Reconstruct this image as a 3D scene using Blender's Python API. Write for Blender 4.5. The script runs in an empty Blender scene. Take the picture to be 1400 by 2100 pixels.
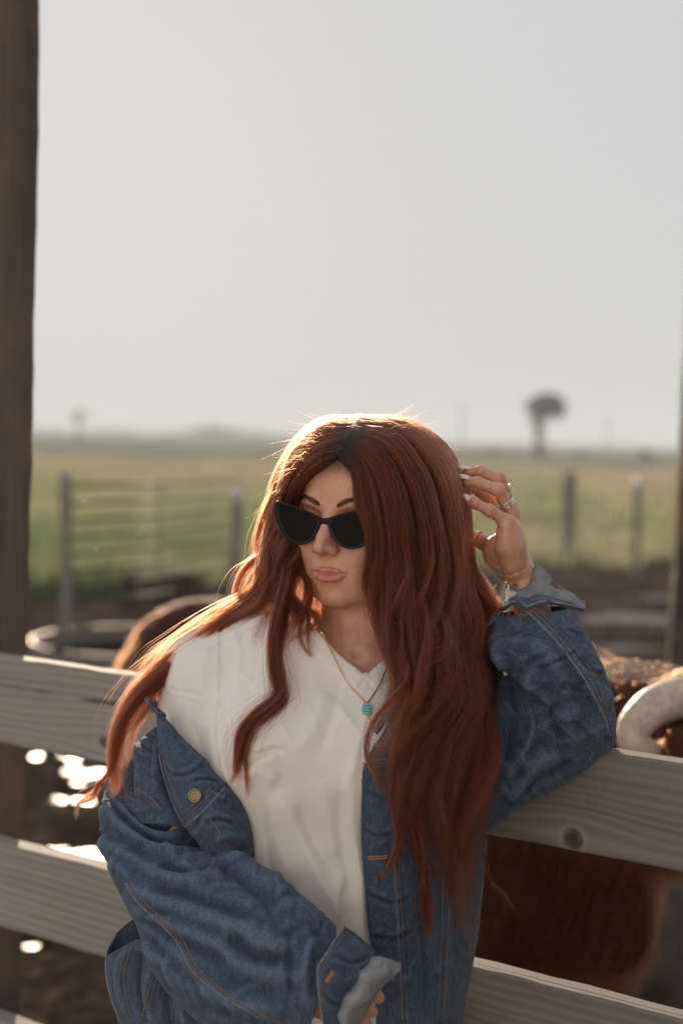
import bpy, math, random
import numpy as np
from mathutils import Vector, Matrix
rng = np.random.default_rng(7)
random.seed(7)
sc = bpy.context.scene
COL = sc.collection
R = math.radians

# ------------------------------------------------------------------ camera
F_PX = 2917.0                       # focal length in photo pixels (50 mm on a 24 mm wide frame)
CAM = np.array([0.0, 0.0, 1.6])
_p, _r = R(2.94), R(1.4)
FW = np.array([0, math.cos(_p), -math.sin(_p)])
_u0 = np.array([0, math.sin(_p), math.cos(_p)]); _r0 = np.array([1.0, 0, 0])
RT = math.cos(_r) * _r0 + math.sin(_r) * _u0
UP = -math.sin(_r) * _r0 + math.cos(_r) * _u0
def P(px, py, d):
    px, py, d = np.asarray(px, float), np.asarray(py, float), np.asarray(d, float)
    return CAM + d[..., None] * (FW + ((px - 700) / F_PX)[..., None] * RT + ((1050 - py) / F_PX)[..., None] * UP)
def G(px, py, z=0.0):               # point of a horizontal plane seen at a pixel
    v = P(px, py, 1.0) - CAM
    return CAM + v * ((z - CAM[2]) / v[2])
cam_d = bpy.data.cameras.new('camera'); cam = bpy.data.objects.new('camera', cam_d); COL.objects.link(cam)
M = Matrix((RT, UP, -FW)).transposed().to_4x4(); M.translation = Vector(CAM); cam.matrix_world = M
cam_d.sensor_fit = 'HORIZONTAL'; cam_d.sensor_width = 24; cam_d.lens = 50
cam_d.clip_start = 0.05; cam_d.clip_end = 4000
cam_d.dof.use_dof = True; cam_d.dof.focus_distance = 1.82; cam_d.dof.aperture_fstop = 2.3
cam_d.dof.aperture_blades = 0
sc.camera = cam

# ------------------------------------------------------------------ sky, sun, exposure
SUN_AZ, SUN_EL = R(-10.3), R(14.0)
S_DIR = Vector((math.sin(SUN_AZ) * math.cos(SUN_EL), math.cos(SUN_AZ) * math.cos(SUN_EL), math.sin(SUN_EL)))
world = bpy.data.worlds.new('World'); sc.world = world; world.use_nodes = True
wn = world.node_tree; wn.nodes.clear()
w_out = wn.nodes.new('ShaderNodeOutputWorld'); w_bg = wn.nodes.new('ShaderNodeBackground')
sky = wn.nodes.new('ShaderNodeTexSky'); sky.sky_type = 'NISHITA'; sky.sun_disc = False
sky.sun_elevation = SUN_EL; sky.sun_rotation = SUN_AZ; sky.dust_density = 4.0; sky.air_density = 1.0
veil = wn.nodes.new('ShaderNodeMix'); veil.data_type = 'RGBA'      # thin even overcast over the clear sky
veil.inputs[0].default_value = 0.994; veil.inputs[7].default_value = (2.80, 2.83, 2.90, 1)
wn.links.new(sky.outputs[0], veil.inputs[6]); wn.links.new(veil.outputs[2], w_bg.inputs[0])
w_bg.inputs[1].default_value = 0.11; wn.links.new(w_bg.outputs[0], w_out.inputs[0])
sun_d = bpy.data.lights.new('sun', 'SUN'); sun_d.energy = 4.3; sun_d.angle = R(0.55); sun_d.color = (1.0, 0.78, 0.56)
sun = bpy.data.objects.new('sun', sun_d); COL.objects.link(sun); sun.rotation_euler = S_DIR.to_track_quat('Z', 'Y').to_euler()
sc.view_settings.view_transform = 'Standard'; sc.view_settings.look = 'None'
sc.view_settings.exposure = 1.0; sc.view_settings.gamma = 1.0; sc.view_settings.use_curve_mapping = False
sc.render.engine = 'CYCLES'
sc.cycles.use_denoising = True
sc.cycles.max_bounces = 8; sc.cycles.transparent_max_bounces = 12; sc.cycles.volume_bounces = 0
sc.cycles.sample_clamp_indirect = 6.0

# ------------------------------------------------------------------ helpers: objects
def link(name, data, mat=None, parent=None):
    o = bpy.data.objects.new(name, data); COL.objects.link(o)
    if mat is not None: data.materials.append(mat)
    if parent is not None: o.parent = parent
    return o
def empty(name, loc=(0, 0, 0)):
    o = bpy.data.objects.new(name, None); COL.objects.link(o); o.location = loc; o.empty_display_size = .1
    return o
def tag(o, label=None, cat=None, group=None, kind=None):
    for k, v in (('label', label), ('category', cat), ('group', group), ('kind', kind)):
        if v: o[k] = v
    return o
def mesh(name, V, Fc, smooth=True, attrs=None, uv=None):
    V = np.asarray(V, np.float32).reshape(-1, 3)
    me = bpy.data.meshes.new(name)
    if isinstance(Fc, np.ndarray) and Fc.ndim == 2:
        n, k = Fc.shape
        me.vertices.add(len(V)); me.vertices.foreach_set('co', V.ravel())
        me.loops.add(n * k); me.loops.foreach_set('vertex_index', Fc.astype(np.int32).ravel())
        me.polygons.add(n); me.polygons.foreach_set('loop_start', np.arange(0, n * k, k, dtype=np.int32))
        me.update(calc_edges=True); me.validate()
    else:
        me.from_pydata(V.tolist(), [], [list(map(int, f)) for f in Fc]); me.update()
    if smooth: me.shade_smooth()
    for k, a in (attrs or {}).items():
        a = np.asarray(a, np.float32)
        if a.ndim == 1:
            at = me.attributes.new(k, 'FLOAT', 'POINT'); at.data.foreach_set('value', a)
        else:
            at = me.attributes.new(k, 'FLOAT_VECTOR', 'POINT'); at.data.foreach_set('vector', a.ravel())
    return me
class MB:                            # collects simple shapes into one mesh
    def __init__(s): s.V = []; s.F = []; s.n = 0
    def add(s, V, Fc):
        V = np.asarray(V, float); s.V.append(V); s.F += [[i + s.n for i in f] for f in Fc]; s.n += len(V); return s
    def box(s, c, size, ax=None, bev=0.0):
        c = np.asarray(c, float); h = np.asarray(size, float) / 2; ax = np.eye(3) if ax is None else np.asarray(ax, float)
        b = min(bev, h.min() * .9)
        if b <= 0:
            V = [(x, y, z) for x in (-1, 1) for y in (-1, 1) for z in (-1, 1)]; V = np.array(V) * h
            Fc = [(0, 1, 3, 2), (4, 6, 7, 5), (0, 4, 5, 1), (2, 3, 7, 6), (0, 2, 6, 4), (1, 5, 7, 3)]
        else:
            V = []; idx = {}
            for x in (-1, 1):
                for y in (-1, 1):
                    for z in (-1, 1):
                        for a in range(3):
                            q = np.array([x, y, z]) * (h - b); q[a] += (x, y, z)[a] * b; idx[(x, y, z, a)] = len(V); V.append(q)
            Fc = []
            for a in range(3):
                b1, c1 = [(1, 2), (2, 0), (0, 1)][a]
                for sg in (-1, 1):
                    ring = []
                    for (i, j) in ((-1, -1), (1, -1), (1, 1), (-1, 1)):
                        k = [0, 0, 0]; k[a] = sg; k[b1] = i; k[c1] = j; ring.append(idx[(*k, a)])
                    Fc.append(ring if sg > 0 else ring[::-1])
                for i in (-1, 1):
                    for j in (-1, 1):
                        k0 = [0, 0, 0]; k1 = [0, 0, 0]; k0[b1] = k1[b1] = i; k0[c1] = k1[c1] = j; k0[a] = -1; k1[a] = 1
                        q = [idx[(*k0, b1)], idx[(*k1, b1)], idx[(*k1, c1)], idx[(*k0, c1)]]
                        Fc.append(q if i * j > 0 else q[::-1])
            for x in (-1, 1):
                for y in (-1, 1):
                    for z in (-1, 1):
                        t = [idx[(x, y, z, 0)], idx[(x, y, z, 1)], idx[(x, y, z, 2)]]
                        Fc.append(t if x * y * z > 0 else t[::-1])
            V = np.array(V)
        return s.add(V @ ax + c, Fc)
    def tube(s, pts, rad, n=8, cap=True, flat=1.0, up=None):
        V, Fc = tube(pts, rad, n, cap, flat, up); return s.add(V, Fc)
    def build(s, name, mat=None, parent=None, smooth=True):
        return link(name, mesh(name, np.concatenate(s.V), s.F, smooth), mat, parent)
def tube(pts, rad, n=8, cap=True, flat=1.0, up=None, closed=False):
    pts = np.asarray(pts, float); m = len(pts); rad = np.broadcast_to(np.asarray(rad, float), (m,))
    T = np.gradient(pts, axis=0) if not closed else np.roll(pts, -1, 0) - np.roll(pts, 1, 0)
    T /= np.linalg.norm(T, axis=1)[:, None] + 1e-12
    N = np.zeros_like(pts); ref = np.array([0, 0, 1.0]) if up is None else np.asarray(up, float)
    if abs(T[0] @ ref) > .95: ref = np.array([1.0, 0, 0])
    v = ref - T[0] * (ref @ T[0]); N[0] = v / np.linalg.norm(v)
    for i in range(1, m):
        v = N[i - 1] - T[i] * (N[i - 1] @ T[i]); N[i] = v / (np.linalg.norm(v) + 1e-12)
    B = np.cross(T, N); a = np.arange(n) * 2 * math.pi / n
    V = pts[:, None] + rad[:, None, None] * (np.cos(a)[None, :, None] * N[:, None] * flat + np.sin(a)[None, :, None] * B[:, None])
    Fc = []
    for i in range(m if closed else m - 1):
        j = (i + 1) % m
        for k in range(n):
            l = (k + 1) % n; Fc.append((i * n + k, i * n + l, j * n + l, j * n + k))
    if cap and not closed: Fc.append(tuple(range(n))[::-1]); Fc.append(tuple((m - 1) * n + k for k in range(n)))
    return V.reshape(-1, 3), Fc
def crv(pts, n=40):                  # Catmull-Rom through points, n samples
    p = np.asarray(pts, float); m = len(p)
    if m == 2: t = np.linspace(0, 1, n)[:, None]; return p[0] * (1 - t) + p[1] * t
    q = np.vstack([2 * p[0] - p[1], p, 2 * p[-1] - p[-2]]); u = np.linspace(0, m - 1, n); i = np.minimum(u.astype(int), m - 2); t = (u - i)[:, None]
    a, b, c, d = q[i], q[i + 1], q[i + 2], q[i + 3]
    return .5 * (2 * b + (c - a) * t + (2 * a - 5 * b + 4 * c - d) * t * t + (3 * b - a - 3 * c + d) * t ** 3)
def smooth01(a, b, x):
    t = np.clip((x - a) / (b - a), 0, 1); return t * t * (3 - 2 * t)
def pnoise(p, seed=0):               # smooth value noise in numpy, about -1..1
    p = np.asarray(p, float); i = np.floor(p).astype(np.int64); f = p - i; f = f * f * (3 - 2 * f); o = 0
    def h(a):
        n = (a[..., 0] * 374761393 + a[..., 1] * 668265263 + a[..., 2] * 2147483647 + seed * 1274126177) & 0xFFFFFFFF
        n = ((n ^ (n >> 13)) * 1274126177) & 0xFFFFFFFF; return ((n ^ (n >> 16)) & 0xFFFF) / 32767.5 - 1
    for dx in (0, 1):
        for dy in (0, 1):
            for dz in (0, 1):
                w = (f[..., 0] if dx else 1 - f[..., 0]) * (f[..., 1] if dy else 1 - f[..., 1]) * (f[..., 2] if dz else 1 - f[..., 2])
                o = o + w * h(i + np.array([dx, dy, dz]))
    return o

# ------------------------------------------------------------------ helpers: materials
class NT:                            # tiny expression builder for shader nodes
    def __init__(s, name):
        s.m = bpy.data.materials.new(name); s.m.use_nodes = True; s.t = s.m.node_tree; s.t.nodes.clear()
        s.out = s.t.nodes.new('ShaderNodeOutputMaterial')
    def node(s, typ, **kw):
        n = s.t.nodes.new(typ)
        for k, v in kw.items():
            if k in n.inputs.keys() and not hasattr(type(n), k): s.set(n.inputs[k], v)
            else: setattr(n, k, v)
        return n
    def set(s, sock, v):
        if isinstance(v, E_): s.t.links.new(v.s, sock)
        elif hasattr(v, 'links'): s.t.links.new(v, sock)
        else:
            try: sock.default_value = v
            except Exception: sock.default_value = (*v, 1) if len(v) == 3 else v
    def math(s, op, *a):
        n = s.t.nodes.new('ShaderNodeMath'); n.operation = op
        for i, v in enumerate(a): s.set(n.inputs[i], v)
        return E_(s, n.outputs[0])
    def coord(s, which='Object'): return s.node('ShaderNodeTexCoord').outputs[which]
    def attr(s, name, out='Fac'):
        n = s.t.nodes.new('ShaderNodeAttribute'); n.attribute_name = name; return E_(s, n.outputs[out])
    def sep(s, v):
        n = s.node('ShaderNodeSeparateXYZ'); s.set(n.inputs[0], v); return [E_(s, n.outputs[i]) for i in range(3)]
    def comb(s, x, y, z):
        n = s.node('ShaderNodeCombineXYZ')
        for i, v in enumerate((x, y, z)): s.set(n.inputs[i], v)
        return n.outputs[0]
    def map(s, v, scale=(1, 1, 1), loc=(0, 0, 0), rot=(0, 0, 0)):
        n = s.node('ShaderNodeMapping'); s.set(n.inputs[0], v); n.inputs['Scale'].default_value = scale; n.inputs['Location'].default_value = loc; n.inputs['Rotation'].default_value = rot; return n.outputs[0]
    def noise(s, v, scale=5, detail=3, rough=.5, dist=0, out=0):
        n = s.node('ShaderNodeTexNoise'); s.set(n.inputs['Vector'], v); n.inputs['Scale'].default_value = scale; n.inputs['Detail'].default_value = detail
        n.inputs['Roughness'].default_value = rough; n.inputs['Distortion'].default_value = dist; return E_(s, n.outputs[out])
    def wave(s, v, scale=5, dist=0, typ='BANDS', d='X', prof='SIN'):
        n = s.node('ShaderNodeTexWave'); s.set(n.inputs['Vector'], v); n.wave_type = typ; n.bands_direction = d; n.wave_profile = prof; n.inputs['Scale'].default_value = scale; n.inputs['Distortion'].default_value = dist; return E_(s, n.outputs['Fac'])
    def vor(s, v, scale=5, feat='F1', out='Distance'):
        n = s.node('ShaderNodeTexVoronoi'); s.set(n.inputs['Vector'], v); n.feature = feat; n.inputs['Scale'].default_value = scale; return E_(s, n.outputs[out])
    def ramp(s, f, stops):
        n = s.node('ShaderNodeValToRGB'); s.set(n.inputs[0], f); e = n.color_ramp.elements
        while len(e) < len(stops): e.new(.5)
        for el, (p, c) in zip(e, stops): el.position = p; el.color = (*c, 1) if len(c) == 3 else c
        return E_(s, n.outputs[0])
    def mix(s, f, a, b, blend='MIX'):
        n = s.node('ShaderNodeMix', data_type='RGBA', blend_type=blend); s.set(n.inputs[0], f); s.set(n.inputs[6], a); s.set(n.inputs[7], b); return E_(s, n.outputs[2])
    def bump(s, h, strength=.3, dist=.01, normal=None):
        n = s.node('ShaderNodeBump'); s.set(n.inputs['Height'], h); n.inputs['Strength'].default_value = strength; n.inputs['Distance'].default_value = dist
        if normal is not None: s.set(n.inputs['Normal'], normal)
        return n.outputs[0]
    def principled(s, **kw):
        n = s.t.nodes.new('ShaderNodeBsdfPrincipled')
        for k, v in kw.items(): s.set(n.inputs[k.replace('_', ' ')], v)
        s.t.links.new(n.outputs[0], s.out.inputs[0]); return n
def matte(n, col, normal=None):          # dry earth and grass: no gloss
    d = n.node('ShaderNodeBsdfDiffuse'); n.set(d.inputs[0], col); d.inputs[1].default_value = 1.0
    if normal is not None: n.set(d.inputs['Normal'], normal)
    n.t.links.new(d.outputs[0], n.out.inputs[0])
class E_:
    def __init__(s, nt, sock): s.n = nt; s.s = sock
    def _m(s, op, *a): return s.n.math(op, s, *a)
    def __add__(s, o): return s._m('ADD', o)
    __radd__ = __add__
    def __sub__(s, o): return s._m('SUBTRACT', o)
    def __rsub__(s, o): return s.n.math('SUBTRACT', o, s)
    def __mul__(s, o): return s._m('MULTIPLY', o)
    __rmul__ = __mul__
    def __truediv__(s, o): return s._m('DIVIDE', o)
    def pow(s, o): return s._m('POWER', o)
    def clamp(s):
        r = s._m('ADD', 0.0); r.s.node.use_clamp = True; return r
    def exp(s): return s._m('EXPONENT')
    def sin(s): return s._m('SINE')
    def abs(s): return s._m('ABSOLUTE')
    def sstep(s, a, b):
        n = s.n.node('ShaderNodeMapRange', interpolation_type='SMOOTHSTEP'); s.n.set(n.inputs[0], s); n.inputs[1].default_value = a; n.inputs[2].default_value = b; return E_(s.n, n.outputs[0])
def simple(name, col, rough=.6, **kw):
    n = NT(name); n.principled(Base_Color=(*col, 1), Roughness=rough, **kw); return n.m

# ================================================================== SETTING
def wood(name, base=(.20, .185, .165), dark=(.085, .078, .07), knots=(), warm=None, seed=0.0, grain=1.0):
    n = NT(name); o = n.coord('Object'); x, y, z = n.sep(o)
    zz = z
    kd = None
    for (kx, kz, kr) in knots:       # the grain bends round each knot
        d2 = ((x - kx) * (1 / 2.2)) * ((x - kx) * (1 / 2.2)) + (z - kz) * (z - kz)
        g = (d2 * (-1.0 / (2 * (kr * 2.0) ** 2))).exp()
        zz = zz - (z - kz) * g * .75
        d1 = ((x - kx) * (x - kx) + (z - kz) * (z - kz)).pow(.5)
        kd = d1 / kr if kd is None else n.math('MINIMUM', kd, d1 / kr)
    v = n.comb(x * .5 + seed, y * 2.0, zz * grain)
    warp = n.noise(n.map(v, (1.6, 3, 3)), 1.0, 3, .5)
    rings = n.math('PINGPONG', zz * (150 * grain) + warp * 6.5 + n.noise(n.map(v, (5, 9, 9)), 1.0, 3, .6) * 3.0, 1.0)
    fine = n.noise(n.map(v, (2.5, 260, 260)), 1.0, 4, .65)
    mid = n.noise(n.map(v, (2.2, 26, 26)), 1.0, 4, .6)
    blot = n.noise(n.map(v, (3, 4, 7)), 1.3, 4, .6)
    crack = n.noise(n.map(v, (1.1, 55, 55)), 1.0, 2, .5).sstep(.66, .73)
    f = (rings.sstep(.1, .95) * .20 + fine * .62 + mid * .55 + blot * .40 - .46).clamp()
    c = n.mix(f, (*dark, 1), (*base, 1))
    if warm is not None: c = n.mix(n.noise(n.map(v, (2, 3, 3)), 1.2, 3, .5).sstep(.42, .66), c, n.mix(f, (*[w * .45 for w in warm], 1), (*warm, 1)))
    c = n.mix(crack * .75, c, (.018, .016, .014, 1))
    h = rings.sstep(.2, .95) * -.35 + fine * .5 - crack * 1.2
    if kd is not None:
        kn = n.noise(o, 300, 2); k0 = (kd + kn * .55 + n.noise(o, 60, 2) * .5).sstep(1.75, .95); kr_ = k0 * (1 - (kd + kn * .2).sstep(1.0, .72)); ring = (kd.sstep(1.75, 1.1)) * (1 - k0)
        c = n.mix(ring * .45, c, (.30, .275, .245, 1)); c = n.mix(k0, c, (.060, .048, .038, 1)); c = n.mix(kr_ * .8, c, (.02, .016, .013, 1)); h = h - kr_ * 1.5
    n.principled(Base_Color=c, Roughness=.78, Specular_IOR_Level=.25, Normal=n.bump(h, .55, .0022))
    return n.m

# --- fence line (plan): through two points seen at the picture's sides
FA, FB = P(0, 1345, 2.45), P(1400, 1566, 1.775)
E_F = FB - FA; E_F[2] = 0; FL = np.linalg.norm(E_F); E_F /= FL
N_F = np.array([E_F[1], -E_F[0], 0.0])          # towards the camera
FO = np.array([FA[0], FA[1], 0.0])
def fpt(t, off, z): return FO + E_F * t + N_F * off + np.array([0, 0, z])
AX_F = np.array([E_F, -N_F, [0, 0, 1.0]])       # local x along the fence, y away from the camera, z up
def board(name, t0, t1, z0, z1, mat, parent, th=.038, off=0.0, seed=0, warp=.002, n=60):
    L = t1 - t0; xs = np.linspace(0, L, n); rs = np.random.default_rng(seed)
    ring = [(0, 0), (.5, 0), (1, 0), (1, 1), (.5, 1), (0, 1)]
    prof = []
    b = .0035
    H = z1 - z0
    pr = [(b, 0), (H * .33, 0), (H * .66, 0), (H - b, 0), (H, b), (H, th - b), (H - b, th), (b, th), (0, th - b), (0, b)]
    V = []
    for i, x in enumerate(xs):
        for (z, y) in pr:
            w = warp * pnoise(np.array([x * 2.3 + seed, z * 3, y * 9]), seed); e = .0012 * pnoise(np.array([x * 22, z * 40, y * 60 + seed]), seed + 3)
            V.append((x, y + w + (e if y < .01 else 0), z + e * (1 if z > H / 2 else .6) + w * .5))
    k = len(pr); Fc = []
    for i in range(n - 1):
        for j in range(k):
            l = (j + 1) % k; Fc.append((i * k + j, i * k + l, (i + 1) * k + l, (i + 1) * k + j))
    Fc.append(tuple(range(k))); Fc.append(tuple((n - 1) * k + j for j in range(k))[::-1])
    me = mesh(name, V, Fc, True); o = link(name, me, mat, parent)
    m = Matrix(AX_F.tolist()).transposed().to_4x4(); m.translation = Vector(fpt(t0, off, z0)); o.matrix_world = m
    try:
        me.set_sharp_from_angle(angle=R(40))
    except Exception: pass
    return o
fence = empty('board_fence', fpt(.5, 0, 0)); bpy.context.view_layer.update()
tag(fence, 'weathered grey board fence the woman leans on', 'fence')
def tf(px, py):                       # fence coordinates (t, z) of a pixel on the boards' front plane
    v = P(px, py, 1.0) - CAM; k = ((FO - CAM) @ N_F) / (v @ N_F); w = CAM + v * k; return (w - FO) @ E_F, w[2]
kL = tf(214, 1522); kR = tf(1174, 1722)
SPL = tf(600, 1500)[0]
GREY = dict(base=(.335, .322, .305), dark=(.16, .153, .145))
GREY2 = dict(base=(.255, .245, .232), dark=(.11, .106, .10))
tL0 = -1.3; tR1 = FL + 1.1
def rail(i, zl0, zl1, zr0, zr1, kl, kr, split):
    m1 = wood('rail_wood_a%d' % i, knots=[(k[0] - tL0, k[1] - zl0, r) for k, r in kl], seed=i * 3.1, **GREY)
    m2 = wood('rail_wood_b%d' % i, knots=[(k[0] - split - .004, k[1] - zr0, r) for k, r in kr], seed=i * 3.1 + 7.7, **GREY2)
    board('rail_board', tL0, split, zl0, zl1, m1, fence, seed=i)
    board('rail_board', split + .004, tR1, zr0, zr1, m2, fence, seed=i + 10)
rail(1, tf(0, 1525)[1], tf(0, 1347)[1], tf(1400, 1790)[1], tf(1400, 1568)[1], [(kL, .012)], [(kR, .0145)], SPL)
rail(2, tf(0, 1900)[1], tf(0, 1729)[1], tf(1400, 2094)[1] - .14, tf(1400, 2094)[1], [((.95, .83), .011)], [((FL - .35, .80), .010)], SPL + .05)
rail(3, tf(0, 2094)[1] - .145, tf(0, 2094)[1], tf(1400, 2094)[1] - .32 - .14, tf(1400, 2094)[1] - .32, [], [], SPL)
# posts that carry the boards and the shed roof
def timber_post(t, w, h, mat, label, off=-.0385):
    rs = np.random.default_rng(int(abs(t) * 100)); n = 90; zs = np.linspace(-.3, h, n); V = []; pr = []
    c = .010
    base = [(0, c), (0, w * .33), (0, w * .67), (0, w - c), (c, w), (w * .5, w), (w - c, w), (w, w - c), (w, w * .5), (w, c), (w - c, 0), (w * .5, 0), (c, 0)]
    for z in zs:
        for (x, y) in base:
            e = .0018 * pnoise(np.array([x * 14, y * 14, z * 7]), 5) + .0020 * pnoise(np.array([x * 50, y * 50, z * 45]), 8)
            if .78 < (z - 1.6) / 1.0 < .805 and x > w * .8: e = -.006
            V.append((x - e * (1 if x < w / 2 else -1), y - e * (1 if y < w / 2 else -1), z))
    k = len(base); Fc = [(i * k + j, i * k + (j + 1) % k, (i + 1) * k + (j + 1) % k, (i + 1) * k + j) for i in range(n - 1) for j in range(k)]
    Fc.append(tuple(range(k))[::-1]); Fc.append(tuple((n - 1) * k + j for j in range(k)))
    o = link('timber_post', mesh('timber_post', V, [f[::-1] for f in Fc], True), mat)
    m = Matrix(AX_F.tolist()).transposed().to_4x4(); m.translation = Vector(fpt(t, off, 0)); o.matrix_world = m
    tag(o, label, 'post'); return o
def postwood(name, seed):
    n = NT(name); o = n.map(n.coord('Object'), (1, 1, 1), (seed, 0, 0)); 
    fine = n.noise(n.map(o, (220, 220, 3)), 1, 4, .65); mid = n.noise(n.map(o, (24, 24, 2.2)), 1, 4, .6); bl = n.noise(n.map(o, (5, 5, 3.2)), 1, 4, .6)
    f = (fine * .55 + mid * .6 + bl * .5 - .42).clamp(); c = n.mix(f, (.040, .034, .029, 1), (.20, .163, .134, 1))
    c = n.mix(bl.sstep(.44, .62) * .65, c, (.20, .125, .085, 1)); c = n.mix(n.noise(n.map(o, (9, 9, 2.6)), 1, 3, .5).sstep(.58, .68) * .75, c, (.018, .015, .013, 1))
    n.principled(Base_Color=c, Roughness=.85, Specular_IOR_Level=.2, Normal=n.bump(fine + mid, .5, .003)); return n.m
WPOST = .14
_q = P(66, 1200, 1.0) - CAM; _k = ((FO - N_F * (.0385 + WPOST) - CAM) @ N_F) / (_q @ N_F); T_POST = (CAM + _q * _k - FO) @ E_F - WPOST
timber_post(T_POST, WPOST, 3.6, postwood('post_wood', 0.0), 'tall dark brown timber post behind the fence boards, at the picture edge')
bpy.data.objects['timber_post'].rotation_euler.rotate_axis('Y', R(.45)); bpy.data.objects['timber_post'].location += Vector(E_F * -.010)

# --- ground
def gauss_spots(n, o, spots):
    x, y, z = n.sep(o); f = None
    for (cx, cy, rx, ry) in spots:
        q = ((x - cx) * (1 / rx)) * ((x - cx) * (1 / rx)) + ((y - cy) * (1 / ry)) * ((y - cy) * (1 / ry)); g = (q * -1.0).exp()
        f = g if f is None else n.math('MAXIMUM', f, g)
    return f
def mud_height(x, y):
    p = np.stack([x, y, np.zeros_like(x)], -1)
    yard = smooth01(19, 12, y) * smooth01(1.9, 3.0, y)
    h = .030 * pnoise(p * 1.3, 1) + .028 * pnoise(p * 3.7, 2) + .03 * np.abs(pnoise(p * 9, 3)) + .014 * pnoise(p * 22, 4)
    return h * yard
MX, MY = np.meshgrid(np.linspace(-9, 9, 300), np.linspace(-3, 22, 420))
puddles = []
for (px_, py_, rx_, ry_) in ((152, 1584, .060, .070), (178, 1590, .055, .050), (200, 1586, .045, .06), (160, 1606, .030, .03), (150, 1560, .032, .05), (108, 1640, .040, .045), (126, 1642, .026, .03), (160, 1642, .028, .035), (180, 1645, .030, .03), (120, 1742, .040, .03), (150, 1752, .050, .035), (182, 1748, .045, .035), (205, 1756, .035, .03), (75, 1552, .030, .06), (84, 1532, .02, .05), (128, 1548, .018, .05), (64, 1942, .028, .025), (1330, 1270, .55, .35), (1270, 1330, .35, .25), (1380, 1230, .5, .3)):
    g_ = G(px_, py_, -.03); k_ = .72 if rx_ < .2 else 1.0; puddles.append((g_[0], g_[1], rx_ * k_, ry_ * k_))
MZ = mud_height(MX, MY)
for (cx, cy, rx, ry) in puddles:
    rx, ry = max(rx, .13), max(ry, .13); MZ -= (.12 if rx < .2 else .20) * np.exp(-(((MX - cx) / rx) ** 2 + ((MY - cy) / ry) ** 2) * 1.2)
MZ = np.where(MY > 20.5, np.minimum(MZ, -.06), MZ); edge = np.maximum(smooth01(8.2, 9, np.abs(MX)), smooth01(21, 22, MY)); MZ = MZ * (1 - edge) - .10 * edge + .004
n_ = NT('yard_mud'); o_ = n_.coord('Object')
a_ = n_.noise(o_, 1.6, 5, .6); b_ = n_.noise(o_, 14, 5, .65); c_ = n_.noise(o_, 90, 3, .6); w_ = n_.noise(o_, .9, 3, .5)
cc = n_.ramp(a_ * .5 + b_ * .5, [(.30, (.016, .012, .009)), (.5, (.080, .057, .042)), (.68, (.25, .185, .14))])
cc = n_.mix(c_.sstep(.60, .74) * .35, cc, (.075, .052, .036, 1))
ys_ = n_.sep(o_)[1]; pale = (1 - ys_.sstep(1.0, 1.7)); cc = n_.mix(pale, cc, n_.mix(b_, (.36, .345, .325, 1), (.48, .465, .44, 1)))  # unseen near ground made pale so it bounces light up
matte(n_, cc, n_.bump(b_ * .6 + c_ * .4, .5, .008))
MUD = n_.m
nr, nc = MX.shape; idx = np.arange(nr * nc).reshape(nr, nc)
Fq = np.stack([idx[:-1, :-1], idx[:-1, 1:], idx[1:, 1:], idx[1:, :-1]], -1).reshape(-1, 4)
tag(link('yard_ground', mesh('yard_ground', np.stack([MX, MY, MZ], -1).reshape(-1, 3), Fq), MUD), 'trampled brown mud of the cattle yard', None, None, 'structure')
# water lying in the hollows
n_ = NT('puddle_water'); o_ = n_.coord('Object')
n_.principled(Base_Color=(.012, .010, .008, 1), Roughness=.40, IOR=1.33, Specular_IOR_Level=.7, Normal=n_.bump(n_.noise(o_, 26, 3, .55) + n_.noise(o_, 7, 2) * 2, .6, .010))
for (cx, cy, rx, ry) in puddles:
    a = np.linspace(0, 2 * math.pi, 40)[:-1]; rr = 1 + .1 * np.sin(a * 3 + cx) + .07 * np.sin(a * 5 + cy)
    V = np.stack([cx + rx * 1.25 * rr * np.cos(a), cy + ry * 1.25 * rr * np.sin(a), np.full_like(a, -.03)], -1)
    tag(link('puddle_water', mesh('puddle_water', np.vstack([V, [[cx, cy, -.03]]]), [(i, (i + 1) % 39, 39) for i in range(39)]), n_.m), 'shallow water glinting in a hollow of the yard', None, None, 'structure')
# far meadow
n_ = NT('meadow'); o_ = n_.coord('Object'); x_, y_, z_ = n_.sep(o_)
a_ = n_.noise(n_.map(o_, (.10, .035, 1)), 1, 4, .6); b_ = n_.noise(n_.map(o_, (1.1, .5, 1)), 1, 4, .6); d_ = n_.noise(n_.map(o_, (.02, .010, 1)), 1, 3, .6)
near = (y_ + a_ * 22).sstep(52, 24)
tan_ = n_.mix(b_, (.26, .238, .165, 1), (.36, .325, .23, 1)); grn = n_.mix(b_, (.16, .185, .08, 1), (.27, .29, .13, 1))
c_ = n_.mix((near * .8 + a_.sstep(.5, .62) * .35 + d_.sstep(.5, .7) * .3).clamp(), tan_, grn)
c_ = n_.mix(n_.noise(n_.map(o_, (.25, .12, 1)), 1, 3).sstep(.60, .68) * .6, c_, (.14, .085, .05, 1))
matte(n_, c_, n_.bump(b_ + n_.noise(o_, 4, 3), .6, .1)); MEADOW = n_.m
gx = np.concatenate([-np.geomspace(1500, 12, 22), np.linspace(-9, 9, 13), np.geomspace(12, 1500, 22)]); gy = np.concatenate([[-400, -100, -20, 0, 8, 16, 20], np.geomspace(24, 1600, 34)])
GX, GY = np.meshgrid(gx, gy); GZ = np.full_like(GX, -.03) + smooth01(14, 40, GY) * .03 + smooth01(60, 900, GY) * (.6 * np.sin(GX / 300 + 1) + .4)
GZ = np.where((GY < 19) & (np.abs(GX) < 7.6) & (GY > -2), -.30, GZ)
nr, nc = GX.shape; idx = np.arange(nr * nc).reshape(nr, nc)
Fq = np.stack([idx[:-1, :-1], idx[:-1, 1:], idx[1:, 1:], idx[1:, :-1]], -1).reshape(-1, 4)
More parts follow.
